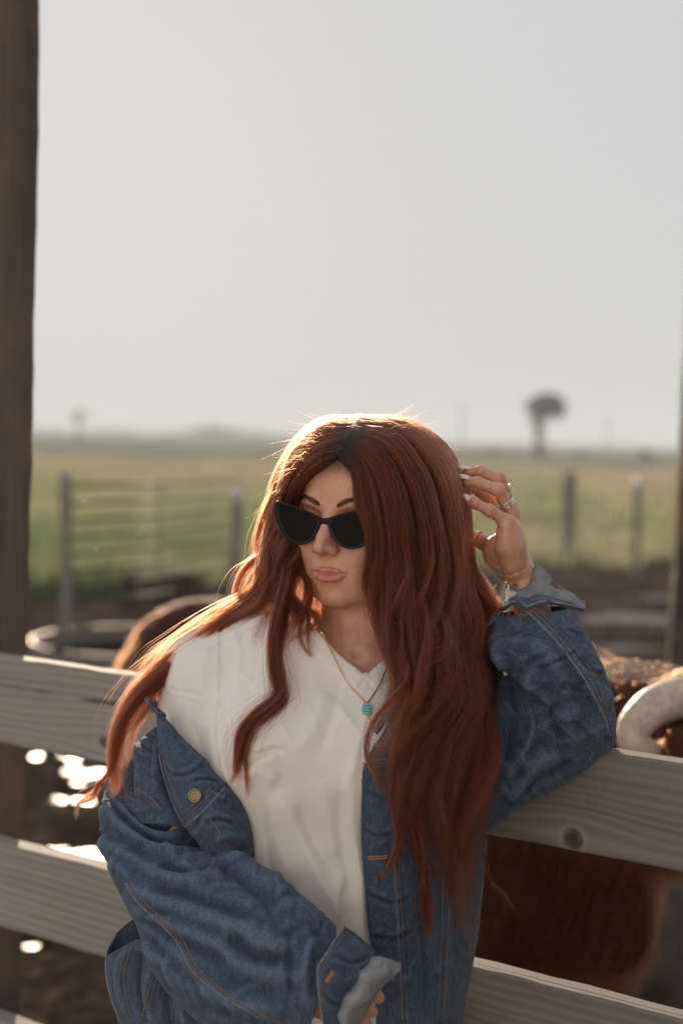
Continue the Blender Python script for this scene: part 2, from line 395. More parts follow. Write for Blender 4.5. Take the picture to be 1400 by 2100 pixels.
tag(link('meadow_ground', mesh('meadow_ground', np.stack([GX, GY, GZ], -1).reshape(-1, 3), Fq), MEADOW), 'flat green and straw coloured meadow reaching the horizon', None, None, 'structure')
# grass and weeds beyond the yard: one mass of blades
def grass(name, n, y0, y1, h0, h1, w, mat, seed, label):
    r = np.random.default_rng(seed); yy = y0 + (y1 - y0) * r.random(n) ** 2.0; xx = (r.random(n) * 2 - 1) * (yy * .30 + 1.5)
    pt = np.stack([xx, yy, yy * 0], -1); cl = .6 * pnoise(pt * .5, seed) + .7 * pnoise(pt * np.array([.22, .13, 1]), seed + 5); hh = (h0 + (h1 - h0) * r.random(n)) * (1 + .6 * cl)
    keep = (cl + r.random(n) * 1.2 > .1) & (yy > np.minimum(15.4 + .95 * xx, 20.5) + 1.0 * pnoise(pt * .8, seed + 1)); xx, yy, hh, cl = xx[keep], yy[keep], hh[keep], cl[keep]; m = len(xx)
    a = r.random(m) * 6.28; lean = .35 * hh * r.random(m); dx, dy = np.cos(a), np.sin(a); ww = w * (.6 + r.random(m)) * (1 + yy / 60)
    b = np.stack([xx, yy, np.full(m, -.05)], -1); s = np.stack([-dy, dx, 0 * dx], -1) * ww[:, None]; l = np.stack([dx * lean, dy * lean, hh * .6], -1); t = np.stack([dx * lean * 2.4, dy * lean * 2.4, hh], -1)
    V = np.stack([b - s, b + s, b + l + s * .7, b + l - s * .7, b + t], 1).reshape(-1, 3); k = np.arange(m)[:, None] * 5
    F3 = np.concatenate([k + [0, 1, 2], k + [0, 2, 3], k + [3, 2, 4]])
    tone = np.repeat(np.clip(.5 + .35 * cl + .3 * (r.random(m) - .5) - .009 * (yy - 20), 0, 1), 5)
    o = link(name, mesh(name, V, F3, True, {'tone': tone}), mat); tag(o, label, None, None, 'stuff')
n_ = NT('grass_blades'); t_ = n_.attr('tone'); c_ = n_.ramp(t_, [(.1, (.34, .30, .20)), (.40, (.28, .30, .165)), (.8, (.17, .235, .11))])
pb = n_.principled(Base_Color=c_, Roughness=.6, Specular_IOR_Level=.2); tr = n_.node('ShaderNodeBsdfTranslucent'); n_.set(tr.inputs[0], c_)
ms = n_.node('ShaderNodeMixShader'); ms.inputs[0].default_value = .45; n_.t.links.new(pb.outputs[0], ms.inputs[1]); n_.t.links.new(tr.outputs[0], ms.inputs[2]); n_.t.links.new(ms.outputs[0], n_.out.inputs[0])
grass('meadow_grass', 110000, 13, 85, .10, .55, .010, n_.m, 3, 'tall green weeds and grass along the edge of the yard')

# added pale gravel, out of view, bouncing sunlight up onto the woman
n_ = NT('gravel'); o_ = n_.coord('Object'); n_.principled(Base_Color=n_.mix(n_.noise(o_, 60, 4, .7), (.36, .345, .325, 1), (.48, .465, .44, 1)), Roughness=.95, Normal=n_.bump(n_.noise(o_, 90, 3), .6, .01))
dx_, dy_ = np.meshgrid(np.linspace(-14, 14, 30), np.linspace(-26, -2.4, 26)); idx = np.arange(dx_.size).reshape(dx_.shape); Fq = np.stack([idx[:-1, :-1], idx[:-1, 1:], idx[1:, 1:], idx[1:, :-1]], -1).reshape(-1, 4)
tag(link('bounce_gravel', mesh('bounce_gravel', np.stack([dx_, dy_, .03 + .01 * pnoise(np.stack([dx_, dy_, dx_ * 0], -1) * .7, 2)], -1).reshape(-1, 3), Fq), n_.m), 'added pale gravel out of view, bouncing light onto the woman', None, None, 'structure')
# added plank wall, out of view, to keep the sky off the right side
n_ = NT('sky_block_plank'); o_ = n_.coord('Object'); n_.principled(Base_Color=n_.mix(n_.noise(n_.map(o_, (40, 40, 2)), 1, 4, .6), (.03, .026, .022, 1), (.10, .085, .07, 1)), Roughness=.9, Normal=n_.bump(n_.noise(n_.map(o_, (60, 60, 2)), 1, 3), .4, .004))
shed = empty('sky_block_wall', (1.25, -1.0, 0)); tag(shed, 'added dark plank wall out of view, blocking sky light from the right', 'wall')
pk = mesh('plank', *(lambda b: (np.concatenate(b.V), b.F))(MB().box((0, 0, 1.6), (.03, .194, 3.4), None, .006)), False)
pk.materials.append(n_.m)
for i in range(16):
    o = bpy.data.objects.new('plank', pk); COL.objects.link(o); o.parent = shed; o.location = (.002 * (i % 3), 2.28 - .2 * i, .01 * (i % 4))

# added white barn, out of view, reflecting the sun onto face and shirt
n_ = NT('white_paint'); o_ = n_.coord('Object'); n_.principled(Base_Color=n_.mix(n_.noise(n_.map(o_, (6, 6, 1)), 1, 4, .6), (.74, .755, .78, 1), (.84, .855, .88, 1)), Roughness=.7, Normal=n_.bump(n_.noise(n_.map(o_, (40, 40, 3)), 1, 3), .3, .004)); CREAM = n_.m
BY = -9.0; barn = empty('bounce_barn', (-2.2, BY, 0)); tag(barn, 'added white barn, out of view behind the camera, bouncing sunlight forward', 'barn')
sd_ = mesh('siding_board', *(lambda b: (np.concatenate(b.V), b.F))(MB().box((0, 0, 3.0), (.292, .03, 6.0), None, .006)), False); sd_.materials.append(CREAM)
for i in range(40):
    x_ = -5.85 + .3 * i
    if 3.2 < x_ < 4.4: continue
    o = bpy.data.objects.new('siding_board', sd_); COL.objects.link(o); o.parent = barn; o.location = (x_, .0, .0)
MB().box((0, -2.6, 2.95), (11.7, 5.1, 5.9)).build('inner_wall', CREAM, barn, False)
MB().box((3.8, .03, 1.05), (1.1, .05, 2.1), None, .01).build('door', wood('barn_door', (.18, .10, .06), (.08, .05, .03)), barn)
MB().add([(-6.2, .4, 6.0), (6.2, .4, 6.0), (6.2, -2.6, 7.8), (-6.2, -2.6, 7.8), (6.2, -5.6, 6.0), (-6.2, -5.6, 6.0)], [(0, 1, 2, 3), (3, 2, 4, 5)]).build('roof', simple('barn_roof', (.12, .11, .10), .6, Metallic=.5), barn, False)

# ================================================================== PERSON
# --- signed-distance sculpting on a grid, meshed with surface nets
class Vol:
    def __init__(s, lo, hi, h, axes=None):
        s.lo = np.asarray(lo, float); s.h = h; s.n = np.ceil((np.asarray(hi, float) - s.lo) / h).astype(int) + 1
        s.ax = [(s.lo[i] + h * np.arange(s.n[i])).astype(np.float32) for i in range(3)] if axes is None else [np.asarray(a, np.float32) for a in axes]
        s.n = np.array([len(a) for a in s.ax]); s.d = np.full(tuple(s.n), 1e3, np.float32)
    def win(s, lo, hi):
        sl = []
        for i in range(3):
            a = max(0, int(np.searchsorted(s.ax[i], lo[i])) - 1); b = min(s.n[i], int(np.searchsorted(s.ax[i], hi[i])) + 1); sl.append(slice(a, max(a, b)))
        return tuple(sl), s.ax[0][sl[0]][:, None, None], s.ax[1][sl[1]][None, :, None], s.ax[2][sl[2]][None, None, :]
    def _ap(s, sl, p, k, mode):
        d = s.d[sl]
        if mode == '+':
            if k <= 0: r = np.minimum(d, p)
            else: hh = np.clip(.5 + .5 * (d - p) / k, 0, 1); r = d + (p - d) * hh - k * hh * (1 - hh)
        else:
            if k <= 0: r = np.maximum(d, -p)
            else: hh = np.clip(.5 - .5 * (d + p) / k, 0, 1); r = d + (-p - d) * hh + k * hh * (1 - hh)
        s.d[sl] = r
    def ell(s, c, r, k=0, mode='+', ax=None):
        c = np.asarray(c, float); r = np.broadcast_to(np.asarray(r, float), (3,)); m = r.max() + k + 3 * s.h
        sl, X, Y, Z = s.win(c - m, c + m); X, Y, Z = X - c[0], Y - c[1], Z - c[2]
        if ax is not None:
            ax = np.asarray(ax, float); X, Y, Z = (X * ax[0, 0] + Y * ax[0, 1] + Z * ax[0, 2], X * ax[1, 0] + Y * ax[1, 1] + Z * ax[1, 2], X * ax[2, 0] + Y * ax[2, 1] + Z * ax[2, 2])
        k0 = np.sqrt((X / r[0]) ** 2 + (Y / r[1]) ** 2 + (Z / r[2]) ** 2); k1 = np.sqrt((X / r[0] ** 2) ** 2 + (Y / r[1] ** 2) ** 2 + (Z / r[2] ** 2) ** 2)
        p = np.where(k1 > 1e-9, k0 * (k0 - 1) / np.maximum(k1, 1e-9), -r.min()); s._ap(sl, p.astype(np.float32), k, mode); return s
    def cone(s, a, b, ra, rb, k=0, mode='+', flat=None):     # tapered capsule; flat=(axis, factor) squashes it
        a, b = np.asarray(a, float), np.asarray(b, float); m = max(ra, rb) * (1 if flat is None else max(1, flat[1])) + k + 3 * s.h
        sl, X, Y, Z = s.win(np.minimum(a, b) - m, np.maximum(a, b) + m); ba = b - a; L2 = ba @ ba + 1e-12
        px, py, pz = X - a[0], Y - a[1], Z - a[2]; t = np.clip((px * ba[0] + py * ba[1] + pz * ba[2]) / L2, 0, 1)
        qx, qy, qz = px - t * ba[0], py - t * ba[1], pz - t * ba[2]
        if flat is not None:
            ax = np.asarray(flat[0], float); w = (qx * ax[0] + qy * ax[1] + qz * ax[2]) * (1 / flat[1] - 1); qx, qy, qz = qx + ax[0] * w, qy + ax[1] * w, qz + ax[2] * w
        s._ap(sl, (np.sqrt(qx * qx + qy * qy + qz * qz) - (ra + (rb - ra) * t)).astype(np.float32), k, mode); return s
    def chain(s, pts, rad, k=0, mode='+', flat=None):
        for i in range(len(pts) - 1): s.cone(pts[i], pts[i + 1], rad[i], rad[i + 1], k, mode, flat)
        return s
    def mesh(s, smooth=2):
        d = s.d; neg = d < 0; n0, n1, n2 = d.shape
        c = [neg[i:n0 - 1 + i, j:n1 - 1 + j, k:n2 - 1 + k] for i in (0, 1) for j in (0, 1) for k in (0, 1)]
        sm = sum(q.astype(np.uint8) for q in c); act = (sm > 0) & (sm < 8); I = np.argwhere(act); m = len(I); vid = np.full(act.shape, -1, np.int64); vid[act] = np.arange(m)
        acc = np.zeros((m, 3)); cnt = np.zeros(m); off = np.array([(i, j, k) for i in (0, 1) for j in (0, 1) for k in (0, 1)])
        dv = np.stack([d[I[:, 0] + o[0], I[:, 1] + o[1], I[:, 2] + o[2]] for o in off], 1).astype(float)
        for a in range(8):
            for b in range(a + 1, 8):
                if np.abs(off[a] - off[b]).sum() == 1:
                    x = (dv[:, a] < 0) != (dv[:, b] < 0); t = dv[x, a] / (dv[x, a] - dv[x, b]); acc[x] += off[a] + t[:, None] * (off[b] - off[a]); cnt[x] += 1
        V = I + acc / cnt[:, None]; V = np.stack([np.interp(V[:, k], np.arange(s.n[k]), s.ax[k].astype(float)) for k in range(3)], 1); Q = []
        for a in range(3):
            sl0 = [slice(1, -1)] * 3; sl0[a] = slice(0, -1); sl1 = list(sl0); sl1[a] = slice(1, None)
            A, B = neg[tuple(sl0)], neg[tuple(sl1)]; X = np.argwhere(A != B); fl = A[tuple(X.T)]; X = X + np.array([0 if i == a else 1 for i in range(3)])
            b, c_ = [(1, 2), (2, 0), (0, 1)][a]; eb = np.eye(3, dtype=int)[b]; ec = np.eye(3, dtype=int)[c_]
            q = np.stack([vid[tuple((X - o).T)] for o in (eb * 0, eb, eb + ec, ec)], 1); q[~fl] = q[~fl][:, ::-1]; Q.append(q)
        Q = np.concatenate(Q); Q = Q[(Q >= 0).all(1)]
        E = np.concatenate([Q[:, [0, 1]], Q[:, [1, 2]], Q[:, [2, 3]], Q[:, [3, 0]]])
        for _ in range(smooth):
            S = np.zeros_like(V); C = np.zeros(len(V))
            for i in range(3): S[:, i] = np.bincount(E[:, 0], V[E[:, 1], i], len(V)) + np.bincount(E[:, 1], V[E[:, 0], i], len(V))
            C = np.bincount(E[:, 0], minlength=len(V)) + np.bincount(E[:, 1], minlength=len(V)); V = V * .5 + .5 * S / np.maximum(C, 1)[:, None]
        return V, Q
def to_world(Mx, o, V): return V @ Mx.T + o
# --- head frame
def cam2w(v): v = np.asarray(v, float); return v[..., :1] * RT + v[..., 1:2] * UP - v[..., 2:3] * FW
H_S = .0096                             # metres per head centimetre
_y, _pi, _rl = R(27.45), R(6.8), R(4.0)
_Ry = np.array([[math.cos(_y), 0, -math.sin(_y)], [0, 1, 0], [math.sin(_y), 0, math.cos(_y)]])
_Rx = np.array([[1, 0, 0], [0, math.cos(_pi), -math.sin(_pi)], [0, math.sin(_pi), math.cos(_pi)]])
_Rz = np.array([[math.cos(_rl), math.sin(_rl), 0], [-math.sin(_rl), math.cos(_rl), 0], [0, 0, 1]])
H_R = np.stack([cam2w(c) for c in (_Rz @ _Ry @ _Rx).T], 1)      # columns: head axes in world
H_O = P(700 + F_PX * .0239 / 1.88, 1050 + F_PX * .0007 / 1.88, 1.88 * .96 / .9516)
def hw(v): return (np.asarray(v, float) * H_S) @ H_R.T + H_O    # head cm -> world
def wh(v): return ((np.asarray(v, float) - H_O) @ H_R) / H_S    # world -> head cm
LIPU = [((-2.62, -7.12, 8.85), .06), ((-1.6, -6.90, 9.45), .23), ((-.65, -6.80, 9.74), .30), ((0, -6.88, 9.80), .27), ((.65, -6.80, 9.74), .30), ((1.65, -6.92, 9.43), .24), ((2.74, -7.16, 8.78), .06)]
LIPL = [((-2.55, -7.28, 8.82), .08), ((-1.7, -7.78, 9.12), .42), ((-.7, -8.02, 9.46), .53), ((0, -8.06, 9.54), .55), ((.7, -8.02, 9.47), .53), ((1.75, -7.78, 9.12), .42), ((2.65, -7.30, 8.76), .08)]
def build_head():
    def ar(*seg):
        out = [np.array([seg[0][0]])]
        for a, b, h in seg: m = max(1, int(round((b - a) / h))); out.append(a + (b - a) * np.arange(1, m + 1) / m)
        return np.concatenate(out)
    v = Vol((-9.5, -25, -13), (9.5, 13.5, 14), .2, (ar((-9.5, -4.6, .2), (-4.6, 4.6, .085), (4.6, 9.5, .2)), ar((-25, -12.4, .25), (-12.4, 3.2, .085), (3.2, 13.5, .2)), ar((-13, 5, .25), (5, 12.8, .085))))
    v.ell((0, 3.4, -1.0), (7.5, 8.6, 9.4)); v.ell((0, 3.8, 3.0), (6.6, 6.6, 5.7), 2.0)
    v.ell((0, -3.0, 2.6), (6.2, 7.6, 6.2), 2.2)
    for s in (-1, 1):
        v.chain([(s * 5.7, -4.0, -.6), (s * 4.9, -7.2, 1.4), (s * 2.9, -10.1, 5.2), (s * 1.1, -10.9, 7.0)], [1.2, 1.2, 1.15, 1.0], 1.8)
        v.ell((s * 4.4, -2.6, 6.0), (2.1, 1.6, 1.7), 1.6)             # cheekbone
        v.ell((s * 3.3, -4.8, 6.4), (2.2, 2.4, 1.7), 1.8)             # cheek
        v.chain([(s * .9, 1.7, 8.3), (s * 2.8, 2.3, 8.0), (s * 5.0, 1.7, 6.0)], [.75, .8, .7], 1.4)
    v.ell((0, -10.8, 7.2), (1.7, 1.2, 1.55), 1.5)                  # chin
    v.ell((0, -6.7, 6.9), (3.9, 3.0, 2.70), 1.4)                      # muzzle
    for s in (-1, 1): v.ell((s * 2.7, -8.7, 6.5), (1.7, 2.0, 1.75), 1.6)
    for s in (-1, 1): v.ell((s * 3.2, -.1, 9.6), (1.9, 1.15, 1.9), 1.0, '-'); v.ell((s * 3.2, -.1, 7.0), (1.55, 1.2, 1.25), .5)
    v.ell((0, .3, 10.6), (1.4, 1.2, 1.5), .9, '-')                    # nasion dip
    v.chain([(0, 1.6, 8.3), (0, -.6, 9.4), (0, -2.4, 10.6), (0, -3.55, 11.45)], [.75, .72, .74, .72], .8)
    v.cone((0, -.5, 8.5), (0, -4.0, 9.4), .85, 1.2, 1.0)
    v.ell((0, -3.7, 11.45), (.82, .72, .78), .5); v.cone((0, -4.35, 10.9), (0, -4.7, 9.6), .42, .5, .4)
    for s in (-1, 1):
        v.ell((s * 1.28, -4.12, 10.0), (.62, .66, .95), .45); v.ell((s * .78, -3.75, 10.8), (.6, .5, .6), .4)
        v.ell((s * .72, -4.85, 10.35), (.40, .30, .62), .18, '-')
        v.cone((s * 1.75, -3.9, 9.9), (s * 1.75, -4.7, 9.5), .14, .14, .35, '-')
        v.cone((s * 2.1, -5.0, 9.7), (s * 3.3, -6.8, 8.9), .12, .1, .6, '-')   # nasolabial crease
    v.cone((0, -5.3, 10.15), (0, -6.2, 10.28), .26, .28, .55, '-')
    v.chain([p for p, r in LIPU], [r for p, r in LIPU], .26); v.chain([p for p, r in LIPL], [r for p, r in LIPL], .24)
    v.chain([(-2.75, -7.18, 8.9), (-1.4, -7.20, 9.75), (0, -7.26, 10.1), (1.4, -7.22, 9.75), (2.9, -7.20, 8.85)], [.07, .07, .09, .08, .07], .06, '-', ((0, 0, 1), 7.0))
    v.chain([(-1.4, -8.95, 9.45), (0, -9.08, 9.78), (1.4, -8.95, 9.45)], [.22, .40, .22], .6, '-')
    # ears (under the hair), neck, throat and upper chest
    for s in (-1, 1): v.ell((s * 7.3, -1.2, -.8), (.7, 3.0, 1.7), .5)
    nb = wh(P(735, 1352, 1.905)); nt = np.array([0, -5.0, -1.2])
    v.cone(nt, nb, 5.3, 5.6, 2.0)
    pit = wh(P(738, 1340, 1.845))
    for (ax, ay) in ((646, 1345), (846, 1352)): v.cone(wh(P(738 + (ax - 738) * .14, 1350, 1.85)), wh(P(ax, ay - 12, 1.86)), .75, .8, 1.6)   # collar bones
    for sx in (-1, 1): v.cone(np.array([sx * 5.6, -4.5, -2.5]), wh(P(738 + sx * 22, 1343, 1.853)), 1.1, .7, 1.8)                          # neck muscles
    v.ell(wh(P(735, 1470, 1.90)), (11.5, 9.5, 7.0), 3.0); v.ell(pit + np.array([0, .3, .8]), (.95, .9, .8), 1.0, '-')
    for (ax, ay, d) in ((560, 1400, 1.90), (910, 1410, 1.93)): v.cone(nb, wh(P(ax, ay, d)), 5.0, 4.5, 3)
    V, Q = v.mesh(2)
    def segd(pts, ch):
        best = np.full(len(pts), 9.0)
        for (a, ra), (b, rb) in zip(ch[:-1], ch[1:]):
            a, b = np.array(a), np.array(b); ba = b - a; t = np.clip(((pts - a) @ ba) / (ba @ ba), 0, 1); best = np.minimum(best, np.linalg.norm(pts - a - t[:, None] * ba, axis=1) - (ra + (rb - ra) * t))
        return best
    lip = np.minimum(segd(V, LIPU), segd(V, LIPL)); ax_ = np.where(V[:, 0] > 0, V[:, 0] * .965, -V[:, 0]); lipm = smooth01(-.09, .09, np.interp(ax_, [0, .55, 1.4, 2.1, 2.6, 2.92], [-6.63, -6.47, -6.62, -6.84, -7.0, -7.14]) - V[:, 1]) * smooth01(-.10, .12, V[:, 1] - np.interp(ax_, [0, .9, 1.6, 2.15, 2.6, 2.92], [-8.72, -8.66, -8.46, -8.08, -7.6, -7.24])) * (V[:, 2] > 7) * (ax_ < 2.92)
    br = np.full(len(V), 9.0)
    flush = np.exp(-(((np.abs(V[:, 0]) - 4.2) / 2.0) ** 2 + ((V[:, 1] + 4.0) / 1.8) ** 2)) * (V[:, 2] > 3) + .6 * np.exp(-((V[:, 0] / 1.2) ** 2 + ((V[:, 1] + 3.8) / 1.2) ** 2)) * (V[:, 2] > 9)
    scalp = smooth01(4.6, 7.4, V[:, 1] + np.where(V[:, 2] < 4, (4 - V[:, 2]) * 1.2, 0) + .03 * V[:, 0] ** 2 - .35)
    return to_world(H_R * H_S, H_O, V), Q, {'lip': lipm, 'flush': flush, 'scalp': scalp, 'nail': np.zeros(len(V)), 'ink': np.zeros(len(V))}
n_ = NT('skin'); o_ = n_.coord('Object'); lip_, fl_, sc_, nl_, ik_ = [n_.attr(k) for k in ('lip', 'flush', 'scalp', 'nail', 'ink')]
base = n_.mix(n_.noise(o_, 60, 4, .6), (.54, .285, .18, 1), (.62, .34, .225, 1)); base = n_.mix(n_.noise(o_, 900, 2).sstep(.58, .75) * .22, base, (.30, .15, .095, 1))
base = n_.mix(n_.noise(o_, 38, 5, .7).sstep(.42, .7) * .5, base, (.42, .195, .12, 1)); base = n_.mix(n_.noise(o_, 260, 3, .6).sstep(.56, .70) * .28, base, (.30, .14, .085, 1)); base = n_.mix(fl_ * .35, base, (.46, .20, .13, 1)); base = n_.mix(sc_ * .85, base, (.085, .05, .035, 1)); base = n_.mix(lip_, base, n_.mix(n_.noise(o_, 350, 2), (.46, .155, .12, 1), (.56, .22, .175, 1)))
base = n_.mix(ik_ * .7, base, (.05, .05, .06, 1)); base = n_.mix(nl_, base, (.78, .66, .66, 1))
n_.principled(Base_Color=base, Roughness=(.30 + n_.noise(o_, 120, 3) * .14 + sc_ * .5), Specular_IOR_Level=(.6 - sc_ * .6), Subsurface_Weight=.16, Subsurface_Radius=(.008, .0035, .002), Subsurface_Scale=1.0,
              Normal=n_.bump(n_.noise(o_, 700, 3, .6) * (1 - nl_) + n_.noise(n_.map(o_, (1, 1, 1)), 200, 3, .6) * .5, .24, .0014))
SKIN = n_.m
person = empty('person', (float(P(690, 1900, 1.85)[0]), float(P(690, 1900, 1.85)[1]), 0.0))
bpy.context.view_layer.update()
tag(person, 'woman with long red hair, dark sunglasses and denim jacket leaning on the fence', 'person')
def ploc(o): o.matrix_parent_inverse = person.matrix_world.inverted(); return o
def pl(name, me, mat, parent=None):
    o = link(name, me, mat, parent or person)
    if parent is None: ploc(o)
    return o
body_parts = [build_head()]
# --- her left hand, raised to the hair
def PP(L): return [P(a, b, c) for a, b, c in L]
def frame_ax(t, n):                      # rows: along t, side, normal
    t = np.asarray(t, float) / np.linalg.norm(t); n = np.asarray(n, float); n = n - t * (n @ t); n /= np.linalg.norm(n); return np.array([t, np.cross(n, t), n])
FING = {'pinky': ([(1041, 1070, 1.846), (1004, 1047, 1.838), (974, 1032, 1.838), (951, 1027, 1.840)], [.0100, .0084, .0074, .0058]),
        'ring': ([(1049, 1052, 1.868), (1021, 1004, 1.858), (979, 990, 1.858), (949, 988, 1.862)], [.0110, .0094, .0082, .0064]),
        'middle': ([(1048, 1046, 1.890), (1023, 983, 1.884), (985, 967, 1.885), (956, 968, 1.888)], [.0112, .0096, .0084, .0065]),
        'index': ([(1030, 1058, 1.912), (992, 1010, 1.908), (966, 1000, 1.910), (946, 1003, 1.912)], [.0112, .0095, .0082, .0064]),
        'thumb': ([(1040, 1148, 1.905), (1003, 1118, 1.922), (970, 1103, 1.935), (938, 1096, 1.940)], [.0155, .0130, .0105, .0075])}
def build_hand():
    lo = np.min([P(900, 1262, 1.80), P(900, 1262, 1.98), P(1150, 1262, 1.8), P(1150, 1262, 1.98)], 0); hi = np.max([P(1150, 940, 1.98), P(1150, 940, 1.80), P(900, 940, 1.8), P(900, 940, 1.98)], 0)
    v = Vol(lo, hi, .00105)
    W = P(1066, 1178, 1.886)
    v.cone(P(1092, 1262, 1.882), P(1078, 1215, 1.884), .0235, .0205, .006); v.cone(P(1078, 1215, 1.884), W, .0205, .0185, .006)
    v.cone(P(1092, 1262, 1.905), P(1068, 1180, 1.905), .021, .0165, .012)
    for k, ex in (('pinky', .0125), ('ring', .0125), ('middle', .0125), ('index', .0125)):
        m = P(*FING[k][0][0]); base = W + (P(*FING[k][0][0]) - W) * .08
        v.cone(base, m, .015, ex * .84, .009)
    v.ell(P(1050, 1122, 1.858), (.0155, .0175, .034), .010)                    # heel of the hand, little-finger side
    v.chain(PP([(1052, 1165, 1.868), (1040, 1120, 1.852), (1036, 1085, 1.846)]), [.014, .0165, .012], .008)
    v.ell(P(1022, 1132, 1.902), (.022, .018, .024), .010)                      # ball of the thumb
    for k, (J, r) in FING.items(): v.chain(PP(J), [q * .89 for q in r], .0032 if k != 'thumb' else .006)
    for k in ('pinky', 'ring', 'middle', 'index'):
        J, r = FING[k]; a, b, c, d = PP(J); v.ell(b, np.array([1, 1, 1]) * r[1] * 1.05, .003); v.ell(c, np.array([1, 1, 1]) * r[2] * 1.04, .002)
        n = (np.array(b) - a) + (np.array(b) - c); n /= np.linalg.norm(n) + 1e-9
        for q, rr in ((b, r[1]), (c, r[2])): v.cone(q - n * rr * 1.12 - FW * .006, q - n * rr * 1.12 + FW * .006, .0008, .0008, .0022, '-')   # flexion creases
    # creases of palm and wrist
    for L in ([(1016, 1078, 1.852), (1028, 1092, 1.838), (1046, 1098, 1.832)], [(1018, 1098, 1.872), (1020, 1130, 1.878), (1034, 1160, 1.872)], [(1036, 1172, 1.872), (1056, 1176, 1.862), (1086, 1166, 1.868)], [(1038, 1180, 1.872), (1060, 1186, 1.862), (1092, 1176, 1.868)]):
        v.chain(crv(PP([(a, b, c - .0062) for a, b, c in L]), 8), [.0003, .0006, .0007, .0008, .0008, .0007, .0006, .0003], .0045, '-')
    V, Q = v.mesh(2); z = np.zeros(len(V)); ink = np.zeros(len(V))
    q = np.stack([(V - P(1057, 1203, 1.864)) @ RT, (V - P(1057, 1203, 1.864)) @ UP], -1) * 1580 / 7
    ink = (np.exp(-((q[:, 0] + .2 * q[:, 1]) / .35) ** 2 - (q[:, 1] / 1.3) ** 2) + np.exp(-((q[:, 1] - .3) / .3) ** 2 - ((q[:, 0] - .4) / .9) ** 2)) * (((V - CAM) @ FW) < 1.885)
    fl = sum(np.exp(-(np.linalg.norm(V - P(*J[3]), axis=1) / .010) ** 2) + .7 * np.exp(-(np.linalg.norm(V - P(*J[1]), axis=1) / .009) ** 2) for J, r in FING.values())
    return V, Q, {'lip': z, 'flush': np.clip(fl, 0, 1), 'scalp': z, 'nail': z, 'ink': np.clip(ink, 0, 1)}
body_parts.append(build_hand())
# --- her right hand, fingertips below the turned-up cuff, and the arms and trunk under the clothes
HANDR = [([(716, 2020, 1.655), (748, 2030, 1.640), (766, 2037, 1.640), (777, 2047, 1.645)], [.0105, .0092, .0085, .0068]), ([(708, 2045, 1.652), (736, 2058, 1.636), (752, 2065, 1.636), (763, 2076, 1.641)], [.0105, .0092, .0085, .0068]),
         ([(702, 2070, 1.652), (726, 2084, 1.636), (740, 2092, 1.636), (752, 2103, 1.641)], [.0105, .0092, .0085, .0068]), ([(698, 2095, 1.655), (716, 2108, 1.640), (728, 2116, 1.640), (738, 2125, 1.644)], [.0100, .0085, .0075, .006]), ([(700, 2010, 1.672), (735, 2008, 1.668), (757, 2016, 1.666), (768, 2024, 1.668)], [.012, .0105, .009, .007])]
def build_hand_r():
    a = np.array([P(590, 1960, d) for d in (1.58, 1.74)] + [P(800, 2150, d) for d in (1.58, 1.74)])
    v = Vol(a.min(0) - .01, a.max(0) + .01, .0015); W = P(655, 2045, 1.665)
    v.cone(P(590, 2010, 1.67), W, .026, .022, .006)
    for J, r in HANDR: v.cone(W, P(*J[0]), .016, .012, .010); v.chain(PP(J), r, .003)
    V, Q = v.mesh(2); z = np.zeros(len(V)); return V, Q, {'lip': z, 'flush': z, 'scalp': z, 'nail': z, 'ink': z}
body_parts.append(build_hand_r())
GZ0 = .11
def build_trunk():
    a = np.array([P(150, 1280, d) for d in (1.6, 2.1)] + [P(1320, 2150, d) for d in (1.6, 2.1)]); lo = a.min(0) - .02; hi = a.max(0) + .02; lo[2] = .02
    v = Vol(lo, hi, .008)
    v.ell(P(690, 1600, 1.895), (.125, .07, .15), .03); v.ell(P(670, 1850, 1.88), (.11, .07, .20), .05); v.ell(P(660, 2080, 1.88), (.145, .09, .13), .05)
    v.cone(P(735, 1300, 1.915), P(735, 1400, 1.90), .05, .055, .03)
    v.chain(PP([(560, 1400, 1.90), (440, 1420, 1.885), (335, 1790, 1.80), (590, 2010, 1.67)]), [.05, .042, .034, .028], .03)
    v.chain(PP([(900, 1420, 1.90), (960, 1440, 1.88), (1190, 1490, 1.86), (1085, 1240, 1.885)]), [.05, .045, .028, .024], .03)
    hp = P(660, 2080, 1.88)
    for s in (-1, 1): v.chain([hp + RT * .075 * s, np.array([hp[0] + s * .085, hp[1] - .05, .47]), np.array([hp[0] + s * .09, hp[1] - .04, .12])], [.075, .052, .04], .04)
    V, Q = v.mesh(2); z = np.zeros(len(V)); return V, Q, {'lip': z, 'flush': z, 'scalp': z, 'nail': z, 'ink': z}
body_parts.append(build_trunk())
def join_body():
    Vs, Qs, A, off = [], [], {}, 0
    for V, Q, at in body_parts:
        Vs.append(V); Qs.append(Q + off); off += len(V)
        for k, a in at.items(): A.setdefault(k, []).append(a)
    return pl('body', mesh('body', np.concatenate(Vs), np.concatenate(Qs), True, {k: np.concatenate(a) for k, a in A.items()}), SKIN)
body = join_body()
